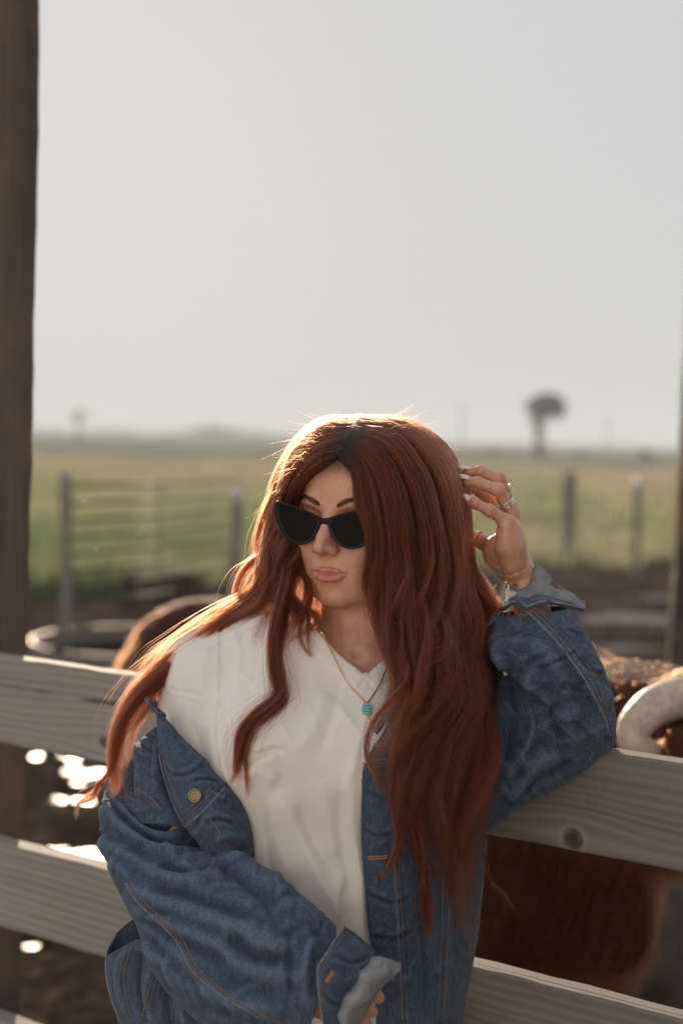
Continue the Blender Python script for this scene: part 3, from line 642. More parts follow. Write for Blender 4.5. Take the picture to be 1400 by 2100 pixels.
# --- fingernails
n_ = NT('nail_gloss'); n_.principled(Base_Color=(.74, .60, .61, 1), Roughness=.14, Coat_Weight=.6, Specular_IOR_Level=.6, Subsurface_Weight=.1); NAIL = n_.m
def nail(base, tip, nrm, w, name='fingernail'):
    ax = frame_ax(np.array(tip) - base, nrm); L = np.linalg.norm(np.array(tip) - base); V = []; nu, nv = 16, 9
    for i in range(nu):
        u = i / (nu - 1); hw_ = w * (min(1, (u / .08 + .55)) if u < .08 else 1) * (1 - smooth01(.42, 1.0, u) * .93)
        for j in range(nv):
            s = (j / (nv - 1) * 2 - 1); V.append(np.array(base) + ax[0] * L * u + ax[1] * s * hw_ + ax[2] * (hw_ * .75 * (math.sqrt(max(0, 1 - s * s * .8)) - .45) + .0016 * math.sin(u * 3.1)))
    Fc = [(i * nv + j, i * nv + j + 1, (i + 1) * nv + j + 1, (i + 1) * nv + j) for i in range(nu - 1) for j in range(nv - 1)]
    o = pl(name, mesh(name, V, Fc), NAIL); md = o.modifiers.new('thick', 'SOLIDIFY'); md.thickness = .0009; md.offset = -1
UPV = UP * 1.0
nail(P(963, 1023.5, 1.834), P(935, 1015, 1.836), UPV * .8 - FW * .75, .0047); nail(P(962, 981.5, 1.856), P(927, 977, 1.858), UPV * .9 - FW * .5, .0051)
nail(P(966, 961.5, 1.884), P(923, 961.5, 1.884), UPV * .95 - FW * .35, .0051); nail(P(956, 996, 1.906), P(930, 996, 1.908), UPV, .0050); nail(P(950, 1092, 1.932), P(915, 1088, 1.934), UPV * .6 - FW * .8, .0062)
# --- rings
n_ = NT('gold'); n_.principled(Base_Color=(.80, .55, .26, 1), Metallic=1, Roughness=.22); GOLD = n_.m
n_ = NT('silver'); n_.principled(Base_Color=(.75, .73, .70, 1), Metallic=1, Roughness=.18); SILVER = n_.m
n_ = NT('stone'); n_.principled(Base_Color=(.92, .92, .95, 1), Roughness=.03, IOR=2.0, Transmission_Weight=.5); STONE = n_.m
def finger_ring(name, c, axis, r, mats, bands, stones=0, sc_=1.0):
    ax = frame_ax(axis, -FW); t = np.linspace(0, 2 * math.pi, 29)[:-1]; mb = MB()
    for off, th in bands:
        pts = np.array(c) + ax[0] * off + r * (np.cos(t)[:, None] * ax[1] + np.sin(t)[:, None] * ax[2]); V, Fc = tube(pts, th, 6, False, closed=True); mb.add(V, Fc)
    o = mb.build(name, mats[0], person); ploc(o)
    if stones:
        sb = MB()
        for off, th in bands:
            for k in range(stones):
                a = math.pi * (.02 + .62 * k / max(1, stones - 1)); p = np.array(c) + ax[0] * off + (r + th * .8) * (math.cos(a) * ax[1] + math.sin(a) * ax[2]); s = th * 1.0 * sc_
                V = [p + ax[0] * s, p + ax[1] * s, p - ax[0] * s, p - ax[1] * s, p + (p - c) / r * s * .8, p - (p - c) / r * s * .6]
                sb.add(V, [(0, 1, 4), (1, 2, 4), (2, 3, 4), (3, 0, 4), (1, 0, 5), (2, 1, 5), (3, 2, 5), (0, 3, 5)])
        link('ring_stones', mesh('ring_stones', np.concatenate(sb.V), sb.F, False), STONE, o)['kind'] = 'stuff'
    return o
def along(k, i, t): J = PP(FING[k][0]); return J[i] * (1 - t) + J[i + 1] * t, J[i + 1] - J[i], FING[k][1][i] * (1 - t) + FING[k][1][i + 1] * t
c, a, r = along('ring', 0, .42); finger_ring('wedding_ring', c, a, r * 1.06, (SILVER,), [(-.0026, .0010), (.0003, .0009), (.0030, .0011)], 7, 1.25)
c, a, r = along('middle', 0, .70); finger_ring('gold_ring', c, a, r * 1.06, (GOLD,), [(-.0016, .0012), (.0012, .0012)])
c, a, r = along('thumb', 1, .80); finger_ring('thumb_ring', c, a, r * 1.08, (GOLD,), [(-.0010, .0014), (.0012, .0014)])
# --- brows and sunglasses
n_ = NT('black_acetate'); n_.principled(Base_Color=(.010, .010, .011, 1), Roughness=.30, Specular_IOR_Level=.22, Normal=n_.bump(n_.noise(n_.coord('Object'), 300, 2), .02, .0005)); ACET = n_.m
n_ = NT('dark_lens'); n_.principled(Base_Color=(.012, .012, .013, 1), Roughness=.12, Specular_IOR_Level=.03); LENS = n_.m
GZ_ = lambda x, y: 10.55 - .020 * x * x - .05 * (y < -1) * (-1 - y) * .6
OUT = [(.50, -.35), (.80, .22), (2.5, .88), (4.6, 1.40), (6.4, 1.72), (7.75, 1.80), (8.15, 1.2), (7.95, .1), (7.4, -1.2), (6.35, -2.45), (5.1, -3.25), (3.8, -3.55), (2.5, -3.25), (1.45, -2.4), (.82, -1.3)]
glasses = empty('sunglasses'); glasses.parent = person; ploc(glasses); bpy.context.view_layer.update()
def closed_crv(p, n):
    p = np.asarray(p, float); m = len(p); u = np.linspace(0, m, n, endpoint=False); i = u.astype(int); t = (u - i)[:, None]; g = lambda k: p[(i + k) % m]
    a, b, c, d = g(-1), g(0), g(1), g(2); return .5 * (2 * b + (c - a) * t + (2 * a - 5 * b + 4 * c - d) * t * t + (3 * b - a - 3 * c + d) * t ** 3)
def gpart(name, V, Fc, mat, smooth=True):
    o = link(name, mesh(name, hw(V), Fc, smooth), mat, glasses); o.matrix_parent_inverse = glasses.matrix_world.inverted(); return o
for s in (-1, 1):
    O = closed_crv([(.5 + (x - .5) * 1.03, y * 1.06) for x, y in OUT], 72); T = np.roll(O, -1, 0) - np.roll(O, 1, 0); T /= np.linalg.norm(T, axis=1)[:, None]; Nn = np.stack([-T[:, 1], T[:, 0]], -1)
    ctr = O.mean(0); Nn *= np.sign(((ctr - O) * Nn).sum(1))[:, None]; wd = .42 + .28 * smooth01(5.5, 8.0, O[:, 0]) + .05 * smooth01(0, 1.5, O[:, 1])
    I = O + Nn * wd[:, None]; rings = []
    for (q, z) in ((0, -.36), (0, -.08), (.07, 0), (.40, .02), (.78, -.03), (.92, -.10), (1, -.2), (1, -.36)):
        pt = O * (1 - q) + I * q; rings.append(np.stack([s * pt[:, 0], pt[:, 1], GZ_(pt[:, 0], pt[:, 1]) + z], -1))
    m = len(O); k = len(rings); V = np.concatenate(rings)
    Fc = [((a * m + i), (a * m + (i + 1) % m), (((a + 1) % k) * m + (i + 1) % m), (((a + 1) % k) * m + i)) for a in range(k) for i in range(m)]
    gpart('frame_rim', V, Fc, ACET)
    L = np.stack([s * I[:, 0], I[:, 1], GZ_(I[:, 0], I[:, 1]) - .12], -1); c = L.mean(0); LV = [c + np.array([0, 0, .10])]; 
    for q in (.35, .7, 1.02): LV += list(c + (L - c) * q + np.array([0, 0, .10 * (1 - q * q)]))
    Fc = [(0, 1 + i, 1 + (i + 1) % m) for i in range(m)] + [(1 + a * m + i, 1 + (a + 1) * m + i, 1 + (a + 1) * m + (i + 1) % m, 1 + a * m + (i + 1) % m) for a in range(2) for i in range(m)]
    gpart('lens', LV, Fc, LENS)
    V, Fc = tube(crv([(s * 7.7, 1.1, GZ_(7.7, 1) - .2), (s * 7.95, 1.0, 7.8), (s * 7.9, .5, 3.5), (s * 7.7, -.2, -.5), (s * 7.6, -1.6, -2.6)], 20), .28, 8, True, 1.5); gpart('temple', V, Fc, ACET)
V, Fc = tube(crv([(-1.3, -.20, GZ_(1.1, 0) - .42), (-.5, -.26, 10.26), (0, -.28, 10.28), (.5, -.26, 10.26), (1.3, -.20, GZ_(1.1, 0) - .42)], 14), [.62, .58, .53, .50, .47, .45, .44, .44, .45, .47, .50, .53, .58, .62], 12, True, .62, (0, 0, 1)); gpart('bridge', V, Fc, ACET)

# ================================================================== CLOTHES
def project(V):
    v = np.asarray(V) - CAM; d = v @ FW; return np.stack([700 + F_PX * (v @ RT) / d, 1050 - F_PX * (v @ UP) / d], -1), d
def pline_dist(q, L):                    # signed distance (px) to a polyline and position 0..1 along it
    L = np.asarray(L, float); best = np.full(len(q), 1e9); sg = np.zeros(len(q)); tt = np.zeros(len(q)); seg = np.linalg.norm(np.diff(L, axis=0), axis=1); cum = np.concatenate([[0], np.cumsum(seg)])
    for i in range(len(L) - 1):
        a, b = L[i], L[i + 1]; ab = b - a; l2 = ab @ ab; t = np.clip(((q - a) @ ab) / l2, 0, 1); r = q - a - t[:, None] * ab; d = np.hypot(r[:, 0], r[:, 1]); k = d < best
        best[k] = d[k]; sg[k] = np.sign(ab[0] * r[k, 1] - ab[1] * r[k, 0]); tt[k] = (cum[i] + t[k] * seg[i]) / cum[-1]
    return best * np.where(sg == 0, 1, sg), tt
def folds_at(Q_, folds):
    H = np.zeros(len(Q_))
    for L, w, a, kind in folds:
        L = crv(np.asarray(L, float), max(6, 4 * len(L))); m = w * 3.6; sel = np.flatnonzero((Q_[:, 0] > L[:, 0].min() - m) & (Q_[:, 0] < L[:, 0].max() + m) & (Q_[:, 1] > L[:, 1].min() - m) & (Q_[:, 1] < L[:, 1].max() + m))
        if not len(sel): continue
        q = Q_[sel]; s, t = pline_dist(q, L); tap = np.minimum(1, np.minimum(t, 1 - t) * 5 + .0)
        tap = np.sqrt(np.clip(tap, 0, 1)); end = np.exp(-np.maximum(0, np.abs(s)) / 1e6)
        if kind == 'r': p = np.exp(-(np.abs(s) / w) ** 1.35)
        elif kind == 'v': p = -np.exp(-(np.abs(s) / w) ** 1.35)
        elif kind == 'c': p = .6 * np.exp(-(s / (w * 1.2)) ** 2) * (1 - 1.9 * np.exp(-(s / (w * .55)) ** 2))       # crease between two rolls
        elif kind == '>': p = np.where(s > 0, np.exp(-(s / w) ** 2), np.exp(-(s / (w * .22)) ** 2) * 1.0) # overlap: steep on one side
        elif kind == '<': p = np.where(s < 0, np.exp(-(s / w) ** 2), np.exp(-(s / (w * .22)) ** 2) * 1.0)
        H[sel] += a * p * tap
    return H
def vnormals(V, Q):
    n = np.cross(V[Q[:, 2]] - V[Q[:, 0]], V[Q[:, 3]] - V[Q[:, 1]]); N = np.zeros_like(V)
    for k in range(Q.shape[1]):
        for i in range(3): N[:, i] += np.bincount(Q[:, k], n[:, i], len(V))
    return N / (np.linalg.norm(N, axis=1)[:, None] + 1e-12)
def apply_folds(V, Q, folds, noise=(), seed=0):
    N = vnormals(V, Q); q, d = project(V); view = V - CAM; view /= np.linalg.norm(view, axis=1)[:, None]
    face = smooth01(-.05, .45, -(N * view).sum(1)); h = folds_at(q, folds) * face if folds else np.zeros(len(V))
    for (sx, sy, sz, amp, ridged) in noise:
        n = pnoise(V * np.array([sx, sy, sz]) + seed * 7.3, seed)
        h = h + amp * ((1 - 2 * np.abs(n)) if ridged else n)
    return V + N * h[:, None], h
def rand_creases(q, spec, seed):          # short sharp creases; spec = (count, angle in degrees, spread, length px)
    r = np.random.default_rng(seed + 100); out = []; n, ang, spr, ln = spec
    for _ in range(n):
        c = q[r.integers(0, len(q))] + r.normal(size=2) * 4; a = R(ang + r.normal() * spr); l = ln * r.uniform(.5, 1.3); d = np.array([math.cos(a), math.sin(a)]) * l / 2; b = np.array([-d[1], d[0]]) * r.uniform(-.35, .35)
        out.append(([tuple(c - d), tuple(c + b), tuple(c + d)], r.uniform(3, 7.5), r.uniform(.0014, .0034), 'rvr<>'[r.integers(0, 5)]))
    return out
# --- T-shirt: one solid sculpted over the trunk, V neck cut out of it
SHIRT_FOLDS = [
    ([(452, 1420), (450, 1500), (462, 1570), (480, 1620)], 9, .006, '<'), ([(470, 1470), (474, 1560), (488, 1625)], 12, .007, 'c'), ([(430, 1480), (440, 1560), (456, 1610)], 13, .003, 'r'),
    ([(500, 1572), (530, 1552), (562, 1540), (580, 1545)], 17, .0095, 'c'), ([(495, 1590), (530, 1582), (570, 1600)], 20, .005, 'r'), ([(488, 1500), (510, 1540), (545, 1548)], 14, .006, 'c'),
    ([(480, 1290), (492, 1350), (486, 1440)], 11, .0035, 'r'), ([(520, 1280), (528, 1350), (510, 1450)], 9, .003, 'v'), ([(560, 1290), (556, 1370), (530, 1470)], 12, .004, 'r'), ([(600, 1290), (596, 1380), (570, 1480)], 12, .0028, 'r'), ([(420, 1330), (416, 1400), (424, 1470)], 11, .0026, 'r'), ([(390, 1380), (388, 1460), (420, 1560)], 12, .0026, 'v'),
    ([(575, 1620), (620, 1720), (668, 1820), (700, 1880)], 26, .0085, 'r'), ([(610, 1650), (650, 1740), (690, 1800)], 13, .005, 'v'), ([(560, 1640), (570, 1720), (600, 1810)], 20, .005, 'r'), ([(540, 1640), (545, 1720), (556, 1800)], 12, .004, 'v'),
    ([(725, 1560), (722, 1680), (738, 1800), (742, 1920)], 16, .006, 'r'), ([(700, 1620), (700, 1720), (722, 1840)], 14, .005, 'v'), ([(660, 1600), (680, 1700), (690, 1760)], 22, .003, 'r'),
    ([(705, 1790), (690, 1840), (700, 1900)], 9, .004, 'r'), ([(760, 1440), (735, 1530), (722, 1600)], 10, .0032, 'r'), ([(690, 1440), (715, 1478), (735, 1500)], 9, .0028, 'r'), ([(670, 1420), (640, 1500), (600, 1550)], 22, .003, 'r'), ([(700, 1400), (680, 1480), (650, 1560)], 16, .0025, 'v')]
def build_shirt():
    a = np.array([P(290, 1225, d) for d in (1.62, 2.02)] + [P(1010, 2110, d) for d in (1.62, 2.02)]); v = Vol(a.min(0) - .02, a.max(0) + .02, .0032)
    v.ell(P(640, 1640, 1.875), (.165, .105, .26)); v.ell(P(660, 1950, 1.87), (.155, .10, .24), .06); v.ell(P(690, 1480, 1.89), (.17, .085, .115), .05)
    v.chain(PP([(600, 1325, 1.915), (500, 1352, 1.905), (425, 1395, 1.885)]), [.040, .052, .058], .045)                     # shoulder
    v.chain(PP([(425, 1395, 1.885), (422, 1500, 1.868), (365, 1720, 1.84)]), [.056, .054, .050], .035)                     # sleeve
    v.chain(PP([(860, 1345, 1.93), (960, 1410, 1.92)]), [.045, .055], .05)
    v.ell(P(565, 1545, 1.805), (.078, .062, .078), .05); v.ell(P(745, 1560, 1.808), (.078, .060, .078), .05)
    v.cone(P(735, 1265, 1.93), P(735, 1400, 1.90), .062, .075, .05)                                                         # round the neck
    # V opening: a wedge with its point at the photo's V
    ax0, ax1, ax2 = v.ax; X, Y, Z = ax0[:, None, None] - CAM[0], ax1[None, :, None] - CAM[1], ax2[None, None, :] - CAM[2]
    dp = X * FW[0] + Y * FW[1] + Z * FW[2]; px = 700 + F_PX * (X * RT[0] + Y * RT[1] + Z * RT[2]) / dp; py = 1050 - F_PX * (X * UP[0] + Y * UP[1] + Z * UP[2]) / dp
    left = np.interp(py, [1200, 1262, 1290, 1340, 1388, 1400], [612, 628, 645, 690, 748, 764]); right = np.interp(py, [1200, 1262, 1300, 1340, 1388, 1400], [900, 868, 842, 806, 750, 738])
    wedge = np.maximum(np.maximum(left - px, px - right), py - 1388) / 1577.0
    back = dp - (1.985 + 0 * px); cut = np.maximum(wedge, back).astype(np.float32)
    v._ap((slice(None),) * 3, cut, .004, '-')
    topcut = (1262 - py) / 1577.0 + .6 * np.maximum(0, np.abs(px - 735) - 90) / 1577 * -1
    V, Q = v.mesh(3)
    qs = project(V)[0]; front = (((V - CAM) @ FW) < 1.86) & (qs[:, 0] < 770)
    V, h = apply_folds(V, Q, SHIRT_FOLDS + [(L, w * 1.4, a * .42, k) for L, w, a, k in rand_creases(qs[front], (80, 76, 30, 85), 5)], [(12, 12, 6, .0012, False), (40, 40, 24, .0004, False)], 2)
    q, d = project(V); hem = np.zeros(len(V))
    N = vnormals(V, Q)
    for L in ([(650, 1290), (690, 1342), (748, 1390)], [(750, 1390), (806, 1342), (842, 1300)]):                             # stitched neckband
        s, t = pline_dist(q, L); s = np.abs(s); hem += .0018 * smooth01(30, 26, s) * (t > .0) * (t < 1) + .0006 * np.exp(-((s - 26) / 3) ** 2)
    for L in ([(348, 1414), (400, 1425), (452, 1446)], [(452, 1280), (454, 1360), (452, 1446)], [(545, 1266), (470, 1310), (440, 1330)]):
        s, t = pline_dist(q, crv(L, 12)); hem += (-.0022 * np.exp(-(s / 3.0) ** 2) + .0010 * np.exp(-((s - 7) / 4) ** 2)) * (t > 0) * (t < 1)
    return V + N * (hem * (d < 1.95))[:, None], Q
n_ = NT('white_jersey'); o_ = n_.coord('Object')
c_ = n_.mix(n_.noise(o_, 30, 4, .6), (.70, .69, .675, 1), (.76, .75, .735, 1))
n_.principled(Base_Color=c_, Roughness=.85, Specular_IOR_Level=.15, Sheen_Weight=.15, Sheen_Roughness=.5, Normal=n_.bump(n_.noise(n_.map(o_, (900, 900, 300)), 1, 2, .6) * .6 + n_.noise(o_, 120, 4, .6) + n_.noise(n_.map(o_, (45, 45, 30)), 1, 3, .5) * 2.0, .22, .0016)); JERSEY = n_.m
sv, sq = build_shirt(); shirt = pl('t_shirt', mesh('t_shirt', sv, sq), JERSEY)
# --- denim
n_ = NT('denim'); o_ = n_.coord('Object'); wr = n_.attr('wear')
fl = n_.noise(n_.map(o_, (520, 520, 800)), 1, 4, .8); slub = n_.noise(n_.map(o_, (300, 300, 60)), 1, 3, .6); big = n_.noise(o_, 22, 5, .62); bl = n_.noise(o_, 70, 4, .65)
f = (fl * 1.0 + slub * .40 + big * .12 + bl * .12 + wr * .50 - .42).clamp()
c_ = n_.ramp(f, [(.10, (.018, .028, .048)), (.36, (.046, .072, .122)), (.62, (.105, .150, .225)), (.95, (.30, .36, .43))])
tw = n_.wave(n_.map(o_, (1, 1, 1), rot=(0, .6, .3)), 340, .4, 'BANDS', 'DIAGONAL')
n_.principled(Base_Color=c_, Roughness=.88, Specular_IOR_Level=.2, Sheen_Weight=.12, Sheen_Roughness=.45, Normal=n_.bump(fl * .6 + tw * .35 + bl * .8, .45, .0016)); DENIM = n_.m
n_ = NT('denim_inside'); o_ = n_.coord('Object'); fl = n_.noise(n_.map(o_, (620, 620, 900)), 1, 2, .7); tw = n_.wave(n_.map(o_, (1, 1, 1), rot=(0, .8, .4)), 420, .3, 'BANDS', 'DIAGONAL')
n_.principled(Base_Color=n_.ramp(fl * .7 + tw * .3 + n_.noise(o_, 60, 4) * .3 - .15, [(.2, (.10, .115, .14)), (.55, (.26, .275, .30)), (.85, (.46, .465, .47))]), Roughness=.9, Specular_IOR_Level=.15, Normal=n_.bump(fl + tw, .4, .001)); DENIM_IN = n_.m
THREAD = simple('tan_thread', (.30, .17, .075), .8); EDGE = simple('frayed_edge', (.20, .22, .245), .9)
n_ = NT('antique_brass'); o_ = n_.coord('Object'); n_.principled(Base_Color=n_.mix(n_.noise(o_, 900, 2), (.10, .08, .05, 1), (.42, .36, .27, 1)), Metallic=.9, Roughness=.42, Normal=n_.bump(n_.noise(o_, 1500, 2), .3, .0006)); BRASS = n_.m
jacket = empty('denim_jacket'); jacket.parent = person; ploc(jacket); bpy.context.view_layer.update()
tag(jacket, 'oversized faded blue denim jacket slipped off one shoulder')
def jp(name, me, mat):
    o = link(name, me, mat, jacket); o.matrix_parent_inverse = jacket.matrix_world.inverted(); return o
def up2(grid, nu, nv, closed_v=False):   # grid: rows x cols x 3 -> dense
    g = np.asarray(grid, float); rows = []
    for r in g:
        rows.append(closed_crv(r, nv) if closed_v else crv(r, nv))
    rows = np.array(rows); return np.stack([crv(rows[:, j], nu) for j in range(rows.shape[1])], 1)
def grid_faces(nu, nv, closed_v=False):
    i = np.arange(nu - 1)[:, None]; j = np.arange(nv if closed_v else nv - 1)[None, :]; l = (j + 1) % nv
    return np.stack([i * nv + j, i * nv + l, (i + 1) * nv + l, (i + 1) * nv + j], -1).reshape(-1, 4)
CREASE = [(11, 11, 11, .0026, False), (34, 34, 34, .0008, True), (90, 90, 90, .0004, False)]
SURF = {}
def cloth(name, S, closed, folds, noise=CREASE, thick=.0022, mat=None, seed=0, key=None, flip=False, wear0=0.0, crn=None):
    nu, nv = S.shape[:2]; Q = grid_faces(nu, nv, closed); V = S.reshape(-1, 3)
    q, d = project(V); N = vnormals(V, Q); view = V - CAM
    # outward = away from the tube axis for tubes, towards the camera for sheets
    if closed: c = np.repeat(S.mean(1), nv, 0); out = ((V - c) * N).sum()
    else: out = -(N * view).sum()
    if (out < 0): Q = Q[:, ::-1].copy()
    if crn: folds = list(folds) + rand_creases(project(V)[0], crn, seed)
    V2, h = apply_folds(V, Q, [(L, w, a * 1.3, k) for L, w, a, k in folds], noise, seed)
    gi, gj = np.meshgrid(np.linspace(0, 1, nu), np.linspace(0, 1, nv), indexing='ij'); ef = np.minimum(gi, 1 - gi) if closed else np.minimum(np.minimum(gi, 1 - gi), np.minimum(gj, 1 - gj)); fac = (.2 + .8 * smooth01(0, .09, ef)).ravel(); h = h * fac; V = V + (V2 - V) * fac[:, None]
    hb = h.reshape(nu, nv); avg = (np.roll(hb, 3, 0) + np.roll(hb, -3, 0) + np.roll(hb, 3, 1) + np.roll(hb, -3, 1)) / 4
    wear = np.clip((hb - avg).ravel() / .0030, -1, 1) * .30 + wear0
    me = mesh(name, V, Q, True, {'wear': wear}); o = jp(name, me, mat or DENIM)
    if thick: md = o.modifiers.new('thick', 'SOLIDIFY'); md.thickness = thick; md.offset = -1; md.use_even_offset = False
    SURF[key or name] = (V, vnormals(V, Q), nu, nv); return o
def rings_to_grid(rings, n=12, roll=0.0):
    G_ = []
    for (ax, ay, bx, by, d, t, *tilt) in rings:
        dA, dB = (d + tilt[0], d - tilt[0]) if tilt else (d, d)
        A, B = P(ax, ay, dA), P(bx, by, dB); C = (A + B) / 2; e = (A - B) / 2; th = np.arange(n) * 2 * math.pi / n
        sq = .12                                                          # slightly squared section, like hanging cloth
        G_.append([C + e * math.cos(a) * (1 + sq * (math.sin(a) ** 2)) - FW * t * math.sin(a) * (1 + sq * math.cos(a) ** 2) for a in th])
    return np.array(G_)
# her right sleeve (slipped down)
R1 = [(224, 1606, 356, 1590, 1.868, .045), (213, 1640, 392, 1652, 1.85, .066), (216, 1718, 436, 1716, 1.825, .078), (240, 1795, 452, 1720, 1.795, .085), (283, 1880, 476, 1736, 1.765, .085), (318, 1985, 515, 1768, 1.73, .082), (400, 2075, 575, 1808, 1.70, .080), (510, 2125, 635, 1860, 1.675, .076), (610, 2150, 690, 1906, 1.662, .070)]
S1 = up2(rings_to_grid(R1), 150, 120, True)
F1 = [([(252, 1640), (300, 1688), (350, 1698), (398, 1668)], 15, .017, 'c'), ([(222, 1650), (275, 1715), (345, 1752), (432, 1738)], 19, .014, '>'), ([(300, 1722), (360, 1745), (425, 1735)], 10, .009, 'v'), ([(220, 1715), (290, 1782), (380, 1806), (460, 1790)], 22, .012, 'r'), ([(330, 1780), (390, 1790), (440, 1772)], 11, .009, 'v'),
      ([(236, 1770), (300, 1832), (400, 1868), (520, 1912), (600, 1950)], 24, .010, 'r'), ([(320, 1825), (420, 1850), (520, 1890)], 13, .008, 'v'), ([(450, 1738), (520, 1790), (600, 1850), (660, 1895)], 26, .008, 'r'), ([(440, 1770), (500, 1810), (570, 1862)], 14, .007, 'v'),
      ([(262, 1830), (330, 1895), (430, 1935), (530, 1985), (620, 2010)], 22, .009, 'r'), ([(300, 1880), (370, 1925), (470, 1970)], 12, .008, 'v'), ([(470, 1925), (520, 1962), (580, 1968)], 14, .008, 'v'), ([(500, 1930), (560, 1948), (610, 1935)], 12, .006, 'r'),
      ([(300, 1930), (370, 1995), (470, 2045), (580, 2075)], 22, .009, 'r'), ([(310, 1920), (352, 1975), (420, 2030)], 10, .008, 'v'), ([(640, 1925), (626, 1990), (634, 2070)], 13, .009, 'r'), ([(600, 1900), (590, 1960), (596, 2040)], 10, .006, 'v'), ([(215, 1640), (222, 1720), (250, 1790)], 12, .005, 'r')]
cloth('sleeve', S1, True, F1, seed=3, key='s1', crn=(110, 32, 32, 62))
# cuff of that sleeve, unbuttoned and turned up
C1 = [[(668, 1915, 1.668), (684, 1906, 1.655), (707, 1902, 1.640)], [(640, 1960, 1.612), (655, 1950, 1.600), (690, 1935, 1.598)]]
CU = [[(707, 1902, 1.650), (680, 1940, 1.592), (664, 1968, 1.580), (651, 1984, 1.576), (654, 2030, 1.572), (660, 2080, 1.575), (665, 2140, 1.59)],
      [(728, 1915, 1.650), (704, 1955, 1.586), (690, 1985, 1.574), (680, 2010, 1.568), (678, 2050, 1.568), (682, 2090, 1.574), (688, 2145, 1.59)],
      [(748, 1932, 1.652), (732, 1968, 1.590), (716, 1998, 1.578), (702, 2024, 1.572), (694, 2062, 1.572), (698, 2100, 1.578), (706, 2150, 1.59)],
      [(768, 1952, 1.655), (762, 1972, 1.600), (738, 2006, 1.586), (716, 2036, 1.580), (700, 2070, 1.578), (706, 2105, 1.584), (716, 2152, 1.596)]]
cloth('cuff', up2([[P(*q) for q in r] for r in CU], 40, 80), False, [([(690, 1960), (725, 1975), (760, 1962)], 10, .005, 'c'), ([(680, 1995), (705, 2010), (740, 1990)], 12, .005, 'r'), ([(665, 2040), (690, 2060), (705, 2050)], 10, .004, 'c'), ([(720, 1930), (735, 1948), (750, 1945)], 8, .004, 'r')], CREASE, .004, seed=5, key='cuff1', wear0=-.12)
CL = [[(752, 1966, 1.612), (735, 1996, 1.592), (718, 2026, 1.586), (694, 2052, 1.582), (684, 2082, 1.582), (690, 2112, 1.588), (700, 2150, 1.60)],
      [(776, 1962, 1.600), (760, 1994, 1.576), (738, 2030, 1.566), (716, 2062, 1.562), (704, 2088, 1.564), (708, 2116, 1.572), (716, 2152, 1.59)],
      [(800, 1968, 1.600), (784, 1998, 1.580), (758, 2034, 1.572), (734, 2068, 1.568), (722, 2096, 1.570), (724, 2120, 1.578), (730, 2154, 1.594)],
      [(822, 1976, 1.612), (819, 1994, 1.600), (788, 2022, 1.590), (764, 2056, 1.588), (747, 2090, 1.588), (738, 2118, 1.592), (744, 2156, 1.60)]]
cloth('cuff_lining', up2([[P(*q) for q in r] for r in CL], 40, 70), False, [([(730, 2000), (770, 2004), (800, 1988)], 10, .004, 'r'), ([(705, 2050), (735, 2050), (765, 2040)], 11, .004, 'r'), ([(760, 1975), (775, 1985), (790, 1980)], 7, .003, 'v')], CREASE, .003, DENIM_IN, 6, 'lin1')
# the slipped front with its collar edge
LP = [[(296, 1432, 1.800), (318, 1456, 1.790), (322, 1500, 1.790), (326, 1548, 1.785), (339, 1602, 1.775), (358, 1658, 1.765), (380, 1698, 1.755), (412, 1740, 1.745), (430, 1800, 1.76)],
      [(306, 1440, 1.790), (332, 1470, 1.775), (346, 1516, 1.765), (360, 1562, 1.755), (376, 1610, 1.742), (394, 1660, 1.735), (416, 1698, 1.730), (446, 1742, 1.735), (460, 1805, 1.755)],
      [(318, 1452, 1.792), (345, 1482, 1.772), (368, 1522, 1.757), (392, 1562, 1.745), (410, 1602, 1.735), (428, 1648, 1.728), (450, 1690, 1.725), (478, 1742, 1.735), (490, 1810, 1.755)],
      [(330, 1466, 1.800), (358, 1496, 1.785), (385, 1528, 1.772), (412, 1556, 1.760), (436, 1586, 1.752), (460, 1618, 1.745), (484, 1664, 1.742), (504, 1730, 1.748), (515, 1815, 1.765)],
      [(340, 1476, 1.815), (366, 1505, 1.805), (394, 1534, 1.795), (422, 1560, 1.785), (446, 1588, 1.775), (474, 1618, 1.765), (502, 1660, 1.760), (519, 1722, 1.765), (526, 1815, 1.785)]]
cloth('front_panel', up2([[P(*q) for q in r] for r in LP], 70, 120), False, [([(345, 1585), (375, 1590), (410, 1575)], 9, .0045, 'c'), ([(395, 1600), (430, 1598), (450, 1605)], 7, .0035, 'c'), ([(420, 1690), (450, 1680), (480, 1690)], 10, .005, 'c'), ([(440, 1720), (470, 1712), (505, 1725)], 10, .005, 'r'), ([(330, 1490), (350, 1540), (352, 1590)], 12, .004, 'r')], CREASE, .004, seed=8, key='lp', crn=(26, 20, 50, 34))
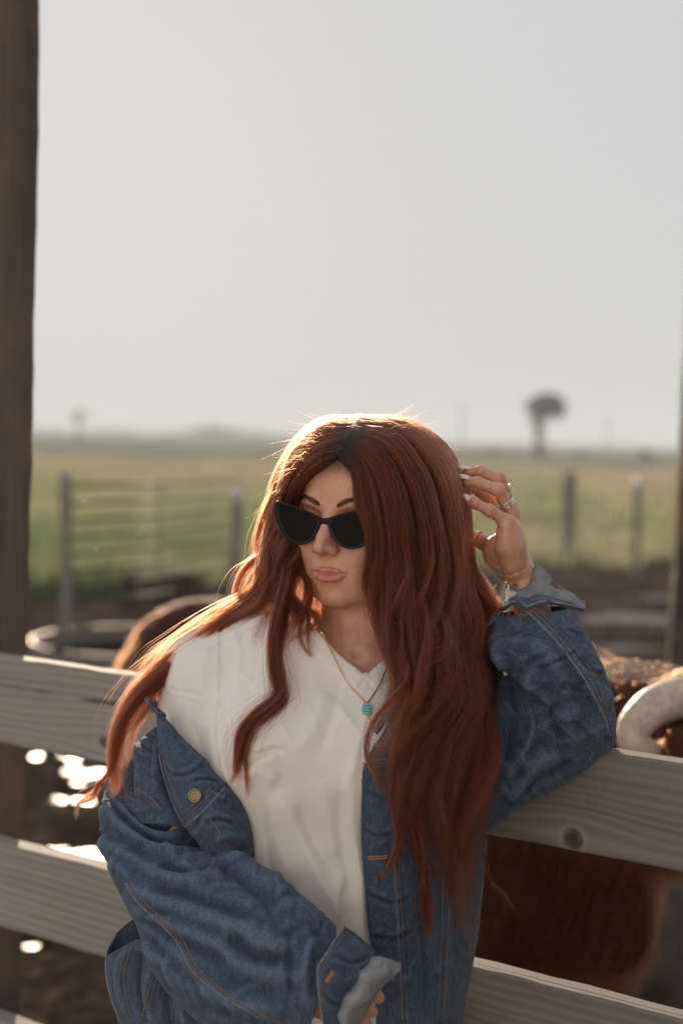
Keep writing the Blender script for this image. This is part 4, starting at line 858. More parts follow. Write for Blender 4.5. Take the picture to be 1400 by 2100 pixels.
# shoulder and pocket piece behind it
SP = [[(232, 1446, 1.93), (222, 1560, 1.90), (214, 1600, 1.88), (218, 1690, 1.83)], [(262, 1470, 1.90), (250, 1535, 1.86), (246, 1600, 1.825), (255, 1690, 1.79)], [(295, 1478, 1.87), (290, 1528, 1.83), (286, 1600, 1.798), (296, 1690, 1.775)], [(318, 1480, 1.84), (318, 1525, 1.805), (322, 1600, 1.785), (340, 1695, 1.765)], [(335, 1485, 1.84), (345, 1540, 1.81), (355, 1610, 1.795), (395, 1700, 1.775)]]
SP = [[(226, 1580, 1.885), (216, 1598, 1.875), (213, 1640, 1.855), (222, 1690, 1.835)], [(262, 1540, 1.868), (254, 1580, 1.835), (250, 1630, 1.805), (262, 1690, 1.785)], [(292, 1512, 1.85), (288, 1560, 1.812), (290, 1620, 1.782), (306, 1690, 1.765)], [(314, 1494, 1.83), (318, 1550, 1.795), (328, 1620, 1.772), (350, 1692, 1.756)], [(330, 1490, 1.83), (345, 1555, 1.805), (362, 1630, 1.785), (395, 1700, 1.770)]]
cloth('shoulder_panel', up2([[P(*q) for q in r] for r in SP], 70, 80), False, [([(300, 1510), (288, 1560), (284, 1610)], 9, .007, 'r'), ([(312, 1505), (306, 1560), (310, 1600)], 6, .004, 'v'), ([(270, 1560), (262, 1600), (268, 1650)], 9, .008, 'v'), ([(262, 1624), (300, 1630), (334, 1666)], 5, .0035, 'r'), ([(330, 1530), (338, 1580), (352, 1640)], 7, .003, 'v'), ([(240, 1590), (236, 1640), (250, 1690)], 10, .006, 'r')], CREASE, .003, seed=11, key='sp', crn=(20, 70, 40, 40))
CB = [[(236, 1445, 1.92), (262, 1424, 1.925), (285, 1405, 1.93), (315, 1392, 1.93), (352, 1400, 1.92)], [(250, 1452, 1.90), (275, 1432, 1.90), (300, 1420, 1.895), (325, 1418, 1.885), (350, 1440, 1.88)], [(272, 1455, 1.89), (292, 1445, 1.875), (312, 1444, 1.86), (330, 1450, 1.85), (346, 1478, 1.85)]]
cloth('collar', up2([[P(*q) for q in r] for r in CB], 30, 50), False, [([(262, 1424), (300, 1420), (340, 1440)], 6, .004, 'r')], CREASE, .004, seed=13, key='cb')
# jacket body hanging behind the crossing arm
LB = [[(292, 1870, 1.86), (296, 1950, 1.86), (300, 2050, 1.86), (310, 2170, 1.86)], [(238, 1915, 1.85), (234, 1985, 1.845), (250, 2070, 1.845), (275, 2190, 1.85)], [(217, 1958, 1.82), (222, 2025, 1.815), (246, 2100, 1.815), (270, 2200, 1.82)], [(238, 1950, 1.785), (250, 2030, 1.78), (270, 2110, 1.775), (295, 2210, 1.775)], [(290, 1925, 1.765), (296, 2010, 1.755), (316, 2100, 1.75), (345, 2215, 1.75)], [(360, 1930, 1.755), (372, 2020, 1.745), (392, 2100, 1.74), (410, 2215, 1.74)], [(470, 1950, 1.755), (480, 2040, 1.745), (500, 2110, 1.74), (520, 2215, 1.74)], [(600, 1960, 1.76), (610, 2060, 1.755), (620, 2120, 1.75), (630, 2215, 1.75)]]
cloth('side_panel', up2([[P(*q) for q in r] for r in LB], 110, 80), False, [([(262, 1930), (246, 2000), (262, 2080)], 9, .006, 'r'), ([(285, 1950), (276, 2030), (300, 2100)], 12, .010, 'v'), ([(312, 1980), (300, 2050), (320, 2110)], 9, .007, 'r'), ([(345, 2010), (340, 2060), (350, 2110)], 10, .006, 'v'), ([(375, 2020), (372, 2070), (385, 2110)], 7, .006, 'r')], CREASE, .003, seed=15, key='lb')
# the closed-on-the-shoulder front (her left)
RP = [[(806, 1330, 1.845), (792, 1400, 1.815), (768, 1490, 1.775), (744, 1560, 1.748), (741, 1640, 1.745), (740, 1720, 1.75), (746, 1810, 1.755), (753, 1900, 1.755), (766, 1975, 1.755), (770, 2060, 1.755), (772, 2200, 1.755)],
      [(830, 1335, 1.835), (818, 1405, 1.80), (800, 1490, 1.762), (782, 1560, 1.740), (778, 1640, 1.738), (778, 1720, 1.742), (784, 1810, 1.745), (792, 1900, 1.745), (802, 1975, 1.745), (806, 2060, 1.745), (808, 2200, 1.745)],
      [(870, 1345, 1.835), (865, 1410, 1.805), (856, 1490, 1.770), (848, 1560, 1.750), (845, 1640, 1.748), (845, 1720, 1.752), (848, 1810, 1.755), (852, 1900, 1.755), (856, 1975, 1.755), (858, 2060, 1.755), (858, 2200, 1.755)],
      [(920, 1365, 1.850), (920, 1420, 1.83), (915, 1500, 1.80), (912, 1570, 1.785), (910, 1650, 1.78), (910, 1730, 1.78), (908, 1820, 1.78), (906, 1900, 1.78), (902, 1975, 1.78), (896, 2060, 1.78), (890, 2200, 1.78)],
      [(965, 1395, 1.88), (968, 1440, 1.865), (970, 1510, 1.845), (972, 1580, 1.835), (972, 1660, 1.825), (970, 1740, 1.82), (962, 1820, 1.82), (955, 1900, 1.82), (944, 1980, 1.82), (932, 2060, 1.82), (920, 2200, 1.82)],
      [(985, 1420, 1.92), (992, 1470, 1.91), (998, 1540, 1.90), (1001, 1610, 1.885), (1000, 1690, 1.88), (995, 1770, 1.875), (988, 1840, 1.875), (980, 1920, 1.875), (966, 2000, 1.875), (952, 2070, 1.875), (940, 2200, 1.875)]]
F3 = [([(742, 1568), (790, 1566), (850, 1572)], 5, .003, 'r'), ([(812, 1600), (808, 1750), (816, 1900), (826, 2090)], 5, .003, 'r'), ([(745, 1620), (800, 1640), (830, 1620)], 9, .004, 'c'), ([(745, 1700), (780, 1715), (815, 1700)], 9, .004, 'c'), ([(750, 1830), (800, 1850), (840, 1840)], 10, .005, 'c'), ([(755, 1915), (800, 1925), (850, 1905)], 11, .005, 'c'), ([(760, 1760), (790, 1780), (812, 1770)], 8, .003, 'r'), ([(770, 2000), (810, 2010), (850, 2000)], 10, .004, 'r'), ([(870, 1700), (866, 1850), (880, 2000), (876, 2090)], 12, .007, 'v'), ([(905, 1750), (912, 1900), (905, 2090)], 12, .007, 'r'), ([(980, 1700), (975, 1800), (968, 1900)], 9, .006, 'r')]
cloth('front_panel', up2([[P(*q) for q in r] for r in RP], 110, 170), False, F3, CREASE, .004, seed=17, key='rp', wear0=-.06, crn=(60, 10, 50, 40))
RC = [[(838, 1318, 1.845), (815, 1336, 1.835), (796, 1380, 1.815), (778, 1440, 1.785), (766, 1502, 1.755)], [(858, 1330, 1.828), (840, 1356, 1.815), (822, 1400, 1.795), (802, 1446, 1.772), (768, 1502, 1.753)], [(880, 1350, 1.820), (866, 1376, 1.806), (846, 1406, 1.790), (812, 1450, 1.768), (770, 1503, 1.752)]]
cloth('collar', up2([[P(*q) for q in r] for r in RC], 30, 60), False, [], [(20, 20, 20, .002, False), (60, 60, 60, .0008, False)], .004, seed=19, key='rc')
# her left sleeve: forearm and upper arm on the rail
R2 = [(1016, 1262, 1168, 1244, 1.862, .052), (990, 1306, 1192, 1278, 1.850, .066), (982, 1340, 1213, 1320, 1.838, .076), (1030, 1372, 1236, 1372, 1.832, .078), (1066, 1402, 1250, 1425, 1.832, .076), (1078, 1450, 1257, 1478, 1.838, .072), (1074, 1505, 1256, 1518, 1.850, .062), (1090, 1548, 1225, 1550, 1.862, .040)]
S2 = up2(rings_to_grid(R2), 130, 110, True)
F2 = [([(1078, 1248), (1132, 1304), (1179, 1363), (1210, 1410), (1240, 1471), (1248, 1511)], 6, .003, 'r'), ([(1090, 1300), (1120, 1350), (1170, 1420)], 22, .006, 'r'), ([(1086, 1405), (1110, 1440), (1135, 1490), (1150, 1520)], 14, .010, 'v'), ([(1072, 1380), (1100, 1400), (1130, 1450)], 14, .010, 'r'), ([(1010, 1330), (1050, 1320), (1110, 1335), (1150, 1370)], 12, .005, 'r'), ([(1030, 1300), (1080, 1300), (1120, 1320)], 10, .004, 'v'), ([(1150, 1400), (1190, 1420), (1225, 1460)], 14, .006, 'v'), ([(1180, 1370), (1215, 1400), (1245, 1450)], 12, .005, 'r'), ([(1160, 1520), (1200, 1500), (1240, 1490)], 16, .006, 'r'), ([(1110, 1500), (1140, 1470), (1190, 1460)], 14, .006, 'r'), ([(1100, 1370), (1140, 1360), (1190, 1330)], 8, .003, 'c')]
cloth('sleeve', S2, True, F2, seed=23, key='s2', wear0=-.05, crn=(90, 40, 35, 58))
R3 = [(1248, 1522, 1225, 1450, 1.872, .048), (1205, 1566, 1160, 1420, 1.865, .066), (1130, 1618, 1085, 1385, 1.868, .076), (1060, 1658, 1030, 1372, 1.875, .080), (1000, 1700, 980, 1370, 1.885, .085), (940, 1740, 930, 1370, 1.895, .085), (880, 1700, 890, 1370, 1.90, .075)]
F4 = [([(1086, 1440), (1092, 1499), (1073, 1543), (1036, 1595)], 7, .006, 'r'), ([(1050, 1400), (1056, 1480), (1040, 1560)], 13, .007, 'v'), ([(1150, 1545), (1100, 1570), (1045, 1640)], 16, .008, 'r'), ([(1180, 1560), (1110, 1600), (1060, 1640)], 10, .006, 'v'), ([(1060, 1540), (1080, 1560), (1120, 1540)], 10, .006, 'r'), ([(1020, 1420), (1025, 1520), (1015, 1600)], 10, .005, 'r')]
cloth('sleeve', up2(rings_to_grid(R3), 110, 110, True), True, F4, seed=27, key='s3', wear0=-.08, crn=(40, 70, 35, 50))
# unbuttoned cuff of that sleeve: hanging flap, turned-back rim, grey lining
FLP = [[(1034, 1244, 1.852), (1004, 1278, 1.832), (972, 1308, 1.815), (950, 1328, 1.805)], [(1030, 1262, 1.855), (1000, 1296, 1.840), (972, 1330, 1.825), (946, 1352, 1.812)], [(1036, 1300, 1.862), (1012, 1330, 1.850), (985, 1358, 1.838), (954, 1378, 1.822)], [(1050, 1340, 1.868), (1030, 1366, 1.858), (1004, 1388, 1.846), (968, 1401, 1.832)]]
cloth('cuff_flap', up2([[P(*q) for q in r] for r in FLP], 50, 50), False, [([(1000, 1300), (985, 1340), (990, 1380)], 10, .005, 'v')], CREASE, .0045, seed=29, key='fl', wear0=-.15)
RIM = [[(1026, 1250, 1.842), (1046, 1236, 1.818), (1064, 1232, 1.808), (1080, 1246, 1.806), (1098, 1236, 1.806), (1124, 1232, 1.810), (1150, 1238, 1.822), (1180, 1244, 1.842), (1200, 1250, 1.870)],
       [(1030, 1236, 1.848), (1045, 1226, 1.826), (1062, 1222, 1.818), (1082, 1226, 1.818), (1100, 1218, 1.820), (1126, 1222, 1.826), (1150, 1230, 1.838), (1178, 1238, 1.858), (1199, 1246, 1.88)]]
LIN = [[(1030, 1246, 1.850), (1040, 1236, 1.832), (1054, 1228, 1.826), (1072, 1236, 1.826), (1096, 1228, 1.826), (1124, 1228, 1.832), (1150, 1236, 1.842), (1180, 1244, 1.862), (1198, 1250, 1.884)],
       [(1032, 1222, 1.870), (1042, 1214, 1.856), (1056, 1212, 1.854), (1078, 1214, 1.850), (1102, 1204, 1.848), (1128, 1208, 1.852), (1152, 1218, 1.860), (1180, 1230, 1.878), (1200, 1244, 1.898)],
       [(1038, 1200, 1.885), (1046, 1196, 1.882), (1058, 1200, 1.89), (1080, 1194, 1.872), (1100, 1176, 1.864), (1124, 1190, 1.868), (1136, 1206, 1.876), (1166, 1216, 1.892), (1200, 1240, 1.905)],
       [(1040, 1190, 1.90), (1048, 1196, 1.91), (1062, 1206, 1.915), (1084, 1180, 1.884), (1102, 1158, 1.874), (1126, 1178, 1.876), (1136, 1198, 1.884), (1162, 1210, 1.902), (1202, 1238, 1.915)]]
cloth('cuff_lining', up2([[P(*q) for q in r] for r in LIN], 44, 120), False, [([(1104, 1170), (1112, 1200), (1108, 1226)], 7, .003, 'r'), ([(1130, 1195), (1140, 1215), (1136, 1232)], 7, .004, 'v')], [(40, 40, 40, .0016, False), (90, 90, 90, .0006, False)], .004, DENIM_IN, 31, 'lin2')
cloth('cuff_rim', up2([[P(*q) for q in r] for r in RIM], 16, 100), False, [], [(50, 50, 50, .0008, False)], .005, seed=33, key='rim', wear0=.1)
# --- seams, stitching, edges, buttons, necklace
def surf_pts(keys, line, n, lift=.0012):
    L = crv(np.asarray(line, float), n); out = []; nrm = []
    for key in keys if isinstance(keys, (list, tuple)) else [keys]:
        pass
    Vs = np.concatenate([SURF[k][0] for k in keys]); Ns = np.concatenate([SURF[k][1] for k in keys]); q, d = project(Vs); view = Vs - CAM; fac = (Ns * view).sum(1) < 0
    q, d, Vs, Ns = q[fac], d[fac], Vs[fac], Ns[fac]
    for p in L:
        e = np.hypot(q[:, 0] - p[0], q[:, 1] - p[1]); near = np.argsort(e)[:14]; near = near[e[near] < max(9, e[near[0]] * 1.5)]
        front = d[near].min(); near = near[d[near] < front + .012]; w = 1 / (e[near] + .5); w /= w.sum(); nn = (Ns[near] * w[:, None]).sum(0); nn /= np.linalg.norm(nn) + 1e-9
        dd = (d[near] * w).sum(); out.append(P(p[0], p[1], dd) + nn * lift); nrm.append(nn)
    out = np.array(out); 
    if n > 6:
        for _ in range(2): out[1:-1] = .5 * out[1:-1] + .25 * (out[:-2] + out[2:])
    return out, np.array(nrm)
st = MB(); ed = MB()
def stitch(keys, line, step=.0034, gap=.45, r=.00050, lift=.0011):
    L = np.asarray(line, float); ln = np.linalg.norm(np.diff(L, axis=0), axis=1).sum() / 1580; pts, _ = surf_pts(keys, line, max(8, int(ln / .006)), lift); seg = np.linalg.norm(np.diff(pts, axis=0), axis=1); cum = np.concatenate([[0], np.cumsum(seg)]); s = 0
    while s + step < cum[-1]:
        a, b = [np.array([np.interp(x, cum, pts[:, i]) for i in range(3)]) for x in (s, s + step * (1 - gap * .6))]; st.tube([a, b], r, 4, False); s += step
def edge(keys, line, r=.0013, lift=.0006):
    L = np.asarray(line, float); ln = np.linalg.norm(np.diff(L, axis=0), axis=1).sum() / 1580; pts, _ = surf_pts(keys, line, max(8, int(ln / .005)), lift); rr = .72 * r * (1 + .25 * np.sin(np.arange(len(pts)) * 2.1)); ed.tube(pts, rr, 5)
# slipped front: band seam, edges
stitch(['lp'], [(372, 1686), (412, 1648), (456, 1605)]); stitch(['lp'], [(366, 1678), (406, 1640), (450, 1598)]); edge(['lp'], [(381, 1697), (420, 1660), (461, 1616)], .0012); edge(['lp'], [(298, 1434), (344, 1480), (380, 1521), (431, 1568), (458, 1600)], .0011); edge(['lp'], [(326, 1548), (339, 1602), (360, 1660), (380, 1697)], .0009)
stitch(['lp'], [(336, 1560), (352, 1610), (378, 1662)]); stitch(['lp'], [(418, 1666), (450, 1705), (480, 1760)]); stitch(['sp'], [(270, 1618), (303, 1628), (333, 1664)]); stitch(['sp'], [(270, 1626), (300, 1636), (328, 1668)]); stitch(['sp'], [(240, 1585), (258, 1620), (262, 1640)])
# sleeve seams
for dx in (0, 9): stitch(['s1'], [(262 + dx, 1812), (278 + dx, 1838), (298 + dx, 1860), (330 + dx, 1890), (365 + dx, 1925), (384 + dx, 1962), (402 + dx, 1992), (460 + dx, 2038), (540 + dx, 2085), (580 + dx, 2100)])
edge(['s1'], [(258, 1812), (275, 1842), (295, 1864), (326, 1892), (360, 1928), (380, 1966), (398, 1996), (456, 2043), (536, 2090)], .0010)
edge(['cuff1'], [(707, 1903), (680, 1940), (664, 1968), (652, 1984), (654, 2030), (660, 2080), (663, 2100)], .0016); stitch(['cuff1'], [(710, 1912), (686, 1946), (668, 1974), (659, 1990), (661, 2032), (667, 2080)])
stitch(['cuff1'], [(668, 2014), (676, 2003), (682, 1992)], .0012, 0, .0012); stitch(['cuff1'], [(671, 2016), (679, 2005), (685, 1994)], .0012, 0, .0012)
for dx in (0, 10): stitch(['lb'], [(262 + dx, 1940), (244 + dx, 2000), (256 + dx, 2070), (268 + dx, 2098)])
for dx in (0, 9, 60, 69): stitch(['lb'], [(318 + dx, 1990), (300 + dx, 2050), (292 + dx, 2098)])
edge(['lb'], [(238, 1918), (219, 1958), (223, 2025), (247, 2098)], .0012)
# near front: placket, yoke, pocket, buttonholes
for dx in (0, 8): stitch(['rp'], [(812 + dx, 1600), (808 + dx, 1750), (816 + dx, 1900), (826 + dx, 2095)])
stitch(['rp'], [(748, 1574), (790, 1572), (840, 1578)]); stitch(['rp'], [(748, 1560), (790, 1558), (840, 1564)]); edge(['rp'], [(744, 1566), (790, 1566), (845, 1572)], .0010); edge(['rp'], [(745, 1562), (742, 1640), (741, 1720), (747, 1810), (754, 1900), (766, 1970)], .0010)
for (bx, by) in ((768, 1530), (772, 1760)):
    for k in (-2.2, 2.2): stitch(['rp'], [(bx - 16, by + k), (bx, by + k * 1.1), (bx + 22, by + k - 2)], .0011, 0, .0013)
edge(['rc'], [(836, 1412), (812, 1450), (790, 1478), (769, 1503)], .0013); stitch(['rc'], [(828, 1404), (804, 1446), (782, 1476)]); stitch(['rp'], [(866, 1690), (868, 1730), (870, 1772)]); edge(['rp'], [(864, 1690), (866, 1735), (868, 1775)], .0010)
for dx in (0, 12): stitch(['rp'], [(908 + dx, 1800), (904 + dx, 1950), (896 + dx, 2095)])
edge(['rp'], [(996, 1720), (990, 1800), (982, 1880), (972, 1940)], .0011)
# raised sleeve
for dx, dy in ((9, -2), (18, -6)): stitch(['s2'], [(1078 + dx, 1252 + dy), (1132 + dx, 1304 + dy), (1179 + dx, 1363 + dy), (1210 + dx, 1410 + dy), (1238 + dx * .4, 1468 + dy)])
edge(['s2'], [(1080, 1254), (1132, 1306), (1179, 1365), (1210, 1412), (1240, 1473), (1247, 1508)], .0013)
for dx in (0, 9): stitch(['s3', 's2'], [(1086 + dx, 1446), (1092 + dx, 1499), (1073 + dx, 1543), (1038 + dx, 1592)])
edge(['fl'], [(1034, 1246), (1004, 1279), (972, 1309), (951, 1329)], .0016); edge(['fl'], [(949, 1329), (946, 1354), (955, 1379), (968, 1400)], .0018); edge(['fl'], [(968, 1400), (1006, 1388), (1032, 1366)], .0012); stitch(['fl'], [(957, 1332), (954, 1354), (962, 1376), (974, 1394)])
edge(['rim'], [(1028, 1249), (1046, 1237), (1064, 1233), (1080, 1246), (1098, 1237), (1124, 1233), (1150, 1239), (1180, 1245), (1198, 1250)], .0020); edge(['lin2'], [(1084, 1182), (1102, 1160), (1126, 1180), (1136, 1198), (1162, 1211), (1200, 1238)], .0014); edge(['lin2'], [(1040, 1192), (1034, 1210), (1031, 1230), (1029, 1245)], .0014)
stitch(['rim', 'lin2'], [(1090, 1232), (1120, 1226), (1150, 1232), (1180, 1240)], .004, .4, .0007); stitch(['rim', 'lin2'], [(1036, 1236), (1050, 1228), (1066, 1226), (1076, 1236)], .004, .4, .0007)
def jmb(mb, name, mat): o = jp(name, mesh(name, np.concatenate(mb.V), mb.F), mat); return o
jmb(st, 'stitching', THREAD)['kind'] = 'stuff'; jmb(ed, 'edge_piping', EDGE)['kind'] = 'stuff'
def jbutton(keys, px, py, r):
    c, n = surf_pts(keys, [(px - 4, py), (px, py), (px + 4, py)], 3, .0028); ax = frame_ax(np.cross(n[1], [0, 0, 1.0]), n[1]); prof = [(0, .0024), (.30, .0024), (.36, .0030), (.5, .0031), (.62, .0026), (.72, .0026), (.80, .0036), (.92, .0034), (1.0, .0018), (1.0, -.0025)]; a = np.arange(28) * 2 * math.pi / 28
    V = [c[1] + ax[0] * (p * r * math.cos(t)) + ax[1] * (p * r * math.sin(t)) + ax[2] * z for p, z in prof for t in a]; Fc = [(i * 28 + j, i * 28 + (j + 1) % 28, (i + 1) * 28 + (j + 1) % 28, (i + 1) * 28 + j) for i in range(len(prof) - 1) for j in range(28)]; mb = MB().add(V, Fc)
    for k in range(26):                    # embossed ring of marks
        t = k / 26 * 6.283; mb.box(c[1] + (ax[0] * math.cos(t) + ax[1] * math.sin(t)) * r * .67 + ax[2] * .0028, (.0006, .0009, .0008), np.array([ax[0] * math.cos(t) + ax[1] * math.sin(t), -ax[0] * math.sin(t) + ax[1] * math.cos(t), ax[2]]))
    jmb(mb, 'button', BRASS)
jbutton(['lp'], 401, 1632, .0088); jbutton(['fl'], 968, 1366, .007)
# necklace
SURF['shirt'] = (sv, vnormals(sv, sq), 0, 0); _hv, _hq = body_parts[0][0], body_parts[0][1]; SURF['skin'] = (_hv, vnormals(_hv, _hq), 0, 0)
neck = empty('necklace'); neck.parent = person; ploc(neck); bpy.context.view_layer.update()
def npart(name, mb, mat): o = link(name, mesh(name, np.concatenate(mb.V), mb.F), mat, neck); o.matrix_parent_inverse = neck.matrix_world.inverted(); return o
ch = MB()
for L in ([(640, 1255), (655, 1290), (680, 1340), (712, 1400), (749, 1443)], [(822, 1300), (806, 1340), (785, 1385), (768, 1420), (753, 1443)]):
    pts, _ = surf_pts(['shirt', 'skin'], L, 60, .0016); ch.tube(pts, .00085 * (1 + .35 * (np.arange(60) % 2)), 5)
pts, _ = surf_pts(['shirt'], [(752, 1470), (756, 1482), (764, 1490)], 8, .0022); ch.tube(pts, .0010, 5); npart('chain', ch, GOLD)
n_ = NT('turquoise'); o_ = n_.coord('Object'); n_.principled(Base_Color=n_.mix(n_.noise(o_, 500, 3), (.13, .36, .38, 1), (.30, .56, .56, 1)), Roughness=.35); TURQ = n_.m
for (bx, by, w) in ((751, 1448.5, .0050), (752, 1454, .0062), (751.5, 1459.5, .0064), (752, 1465, .0058)):
    c, n = surf_pts(['shirt'], [(bx - 3, by), (bx, by), (bx + 3, by)], 3, .0030); mb = MB(); mb.tube([c[1] - RT * w, c[1] - RT * w * .9, c[1] + RT * w * .9, c[1] + RT * w], [.0008, .0017, .0017, .0008], 8); npart('bead', mb, TURQ)

# ================================================================== HAIR
def hair_obj(name, C, rad, mat, parent=None):      # C: strands x points x 3
    n, m = C.shape[:2]; hc = bpy.data.hair_curves.new(name); hc.add_curves([m] * n)
    hc.attributes['position'].data.foreach_set('vector', C.astype(np.float32).ravel())
    at = hc.attributes.get('radius') or hc.attributes.new('radius', 'FLOAT', 'POINT'); at.data.foreach_set('value', np.broadcast_to(rad, (n, m)).astype(np.float32).ravel())
    o = link(name, hc, mat, parent or person)
    if parent is None: ploc(o)
    return o
def hair_mat(name, root, tip, tip2, rootlen=.12, rough=.30):
    n = NT(name); hi = n.node('ShaderNodeHairInfo'); ic = E_(n, hi.outputs['Intercept']); rd = E_(n, hi.outputs['Random'])
    c = n.mix(rd.sstep(.0, .75), (*tip, 1), (*tip2, 1)); c = n.mix(ic.sstep(.01, rootlen), (*root, 1), c)
    b = n.node('ShaderNodeBsdfHairPrincipled'); b.parametrization = 'COLOR'; n.set(b.inputs['Color'], c)
    b.inputs['Roughness'].default_value = rough; b.inputs['Radial Roughness'].default_value = .45; b.inputs['Random Roughness'].default_value = .2; b.inputs['Coat'].default_value = 0.0; b.inputs['IOR'].default_value = 1.28
    n.t.links.new(b.outputs[0], n.out.inputs[0]); return n.m
HAIR = hair_mat('auburn_hair', (.030, .022, .018), (.27, .044, .0105), (.048, .0175, .012), .15, .36)
def sheet_hair(guides, N, seed, thick=.010, clump=90, wave=(.006, 2.2), npt=30, spread=1.0, fly=.06, tend=(.78, 1.0), drift=0.0, endv=.25, pk=.85, wphase=1.4, wrand=1.8, late=0.0):
    r = np.random.default_rng(seed); g = np.array([crv(PP(q), 48) for q in guides]); K = len(g)
    u = r.random(N) * (K - 1); cu = np.sort(r.random(clump)) * (K - 1); cw = r.uniform(-1, 1, clump); cph = cu * wphase + r.random(clump) * wrand; camp = r.uniform(.4, 1.3, clump); cfr = r.uniform(.8, 1.25, clump); cend = r.uniform(tend[0], tend[1], clump)
    w = r.uniform(-1, 1, N)
    dist = np.abs(u[:, None] - cu[None]) * 1.0 + np.abs(w[:, None] - cw[None]) * .12; ci = dist.argmin(1)
    T = np.linspace(0, 1, npt)[None, :] ** 1.0
    te = cend[ci] * (1 - (1 - r.random(N) ** .5) * endv); t = T * te[:, None]
    pull = pk * smooth01(.12 + late, .80 + late * .6, t) * (r.random(N) ** .7)[:, None]
    uu = u[:, None] * (1 - pull) + cu[ci][:, None] * pull; ww = w[:, None] * (1 - pull * .8) + cw[ci][:, None] * pull * .8
    uu = np.clip(uu + spread * .05 * r.normal(size=N)[:, None] * smooth01(.1, .9, t), 0, K - 1)
    dr = drift * camp[ci][:, None] * np.sin(2 * math.pi * (cfr[ci][:, None] * .9) * t + cph[ci][:, None] * 1.7) * smooth01(.3, .65, t); uu = np.clip(uu + dr, 0, K - 1)
    i0 = np.clip(uu.astype(int), 0, K - 2); f = uu - i0; k = t * 47; j0 = np.clip(k.astype(int), 0, 46); h = (k - j0)[..., None]
    def at(ii): return g[ii, j0] * (1 - h) + g[ii, j0 + 1] * h
    im, i2 = np.clip(i0 - 1, 0, K - 1), np.clip(i0 + 2, 0, K - 1); a, b, c, d = at(im), at(i0), at(i0 + 1), at(i2); F = f[..., None]
    pos = .5 * (2 * b + (c - a) * F + (2 * a - 5 * b + 4 * c - d) * F * F + (3 * b - a - 3 * c + d) * F ** 3)
    tan = np.gradient(pos, axis=1); tan /= np.linalg.norm(tan, axis=2)[..., None] + 1e-9
    nv = (c - b); nrm_ = np.cross(nv, tan); nrm_ /= np.linalg.norm(nrm_, axis=2)[..., None] + 1e-9
    sgn = np.sign(-(nrm_ * FW).sum(2))[..., None]; nrm_ = nrm_ * np.where(sgn == 0, 1, sgn); side = np.cross(tan, nrm_)
    th = thick * (.25 + .75 * smooth01(0, .25, t)); pos = pos + nrm_ * (ww * th)[..., None]
    ph = 2 * math.pi * wave[1] * cfr[ci][:, None] * t + cph[ci][:, None]; amp = wave[0] * camp[ci][:, None] * smooth01(.22, .55, t)
    pos = pos + side * (amp * np.sin(ph))[..., None] + nrm_ * (amp * .7 * np.cos(ph))[..., None]
    # strand-level frizz and fly-aways
    fz = r.normal(size=(N, 3)) * .0014; pos = pos + fz[:, None] * smooth01(.02, .5, t)[..., None]
    fl = r.random(N) < fly; nf = fl.sum()
    if nf:
        fd = r.normal(size=(nf, 3)); fd -= FW * (fd @ FW)[:, None] * .5; kk = r.uniform(.3, .95, nf)[:, None]; pos[fl] += (fd * r.uniform(.003, .014, nf)[:, None])[:, None] * (smooth01(.0, .9, t[fl]) ** 1.5)[..., None]
        ph = r.random((nf, 3)) * 6.28; pos[fl] += .0025 * np.sin(t[fl][..., None] * r.uniform(6, 18, nf)[:, None, None] + ph[:, None])
    return pos
def rads(n, m, r0=.00013, tip=.00004): return r0 * (1 - smooth01(.55, 1, np.linspace(0, 1, m))) + tip
GR = [[(695, 938, 1.818), (722, 972, 1.803), (736, 1028, 1.795), (757, 1084, 1.790), (770, 1150, 1.795), (784, 1230, 1.795), (812, 1320, 1.770), (838, 1400, 1.738), (808, 1490, 1.712), (798, 1580, 1.700), (818, 1680, 1.70), (842, 1780, 1.705), (850, 1880, 1.712)],
      [(706, 910, 1.832), (752, 950, 1.802), (782, 1020, 1.780), (798, 1090, 1.778), (808, 1160, 1.778), (815, 1240, 1.770), (835, 1330, 1.745), (862, 1420, 1.715), (850, 1510, 1.695), (838, 1600, 1.688), (862, 1700, 1.692), (880, 1800, 1.70), (892, 1890, 1.705)],
      [(717, 889, 1.852), (785, 922, 1.812), (830, 1000, 1.780), (850, 1080, 1.772), (856, 1160, 1.77), (862, 1250, 1.758), (880, 1340, 1.738), (900, 1430, 1.712), (890, 1530, 1.695), (885, 1630, 1.69), (905, 1740, 1.695), (925, 1850, 1.70), (945, 1940, 1.71)],
      [(727, 875, 1.88), (810, 893, 1.840), (870, 970, 1.798), (893, 1060, 1.785), (900, 1150, 1.785), (905, 1250, 1.775), (920, 1350, 1.755), (940, 1440, 1.73), (935, 1540, 1.712), (925, 1650, 1.71), (935, 1760, 1.715), (955, 1870, 1.718), (978, 1980, 1.722)],
      [(735, 863, 1.915), (825, 876, 1.88), (895, 945, 1.84), (925, 1040, 1.825), (932, 1130, 1.82), (940, 1230, 1.81), (955, 1330, 1.79), (975, 1430, 1.765), (978, 1530, 1.745), (965, 1640, 1.735), (960, 1750, 1.735), (970, 1860, 1.735), (978, 1960, 1.74)],
      [(748, 858, 1.96), (835, 868, 1.95), (906, 930, 1.92), (938, 1030, 1.905), (945, 1120, 1.895), (965, 1200, 1.885), (985, 1270, 1.87), (985, 1340, 1.845), (985, 1430, 1.81), (995, 1520, 1.785), (985, 1600, 1.77), (975, 1680, 1.76), (985, 1740, 1.76)]]
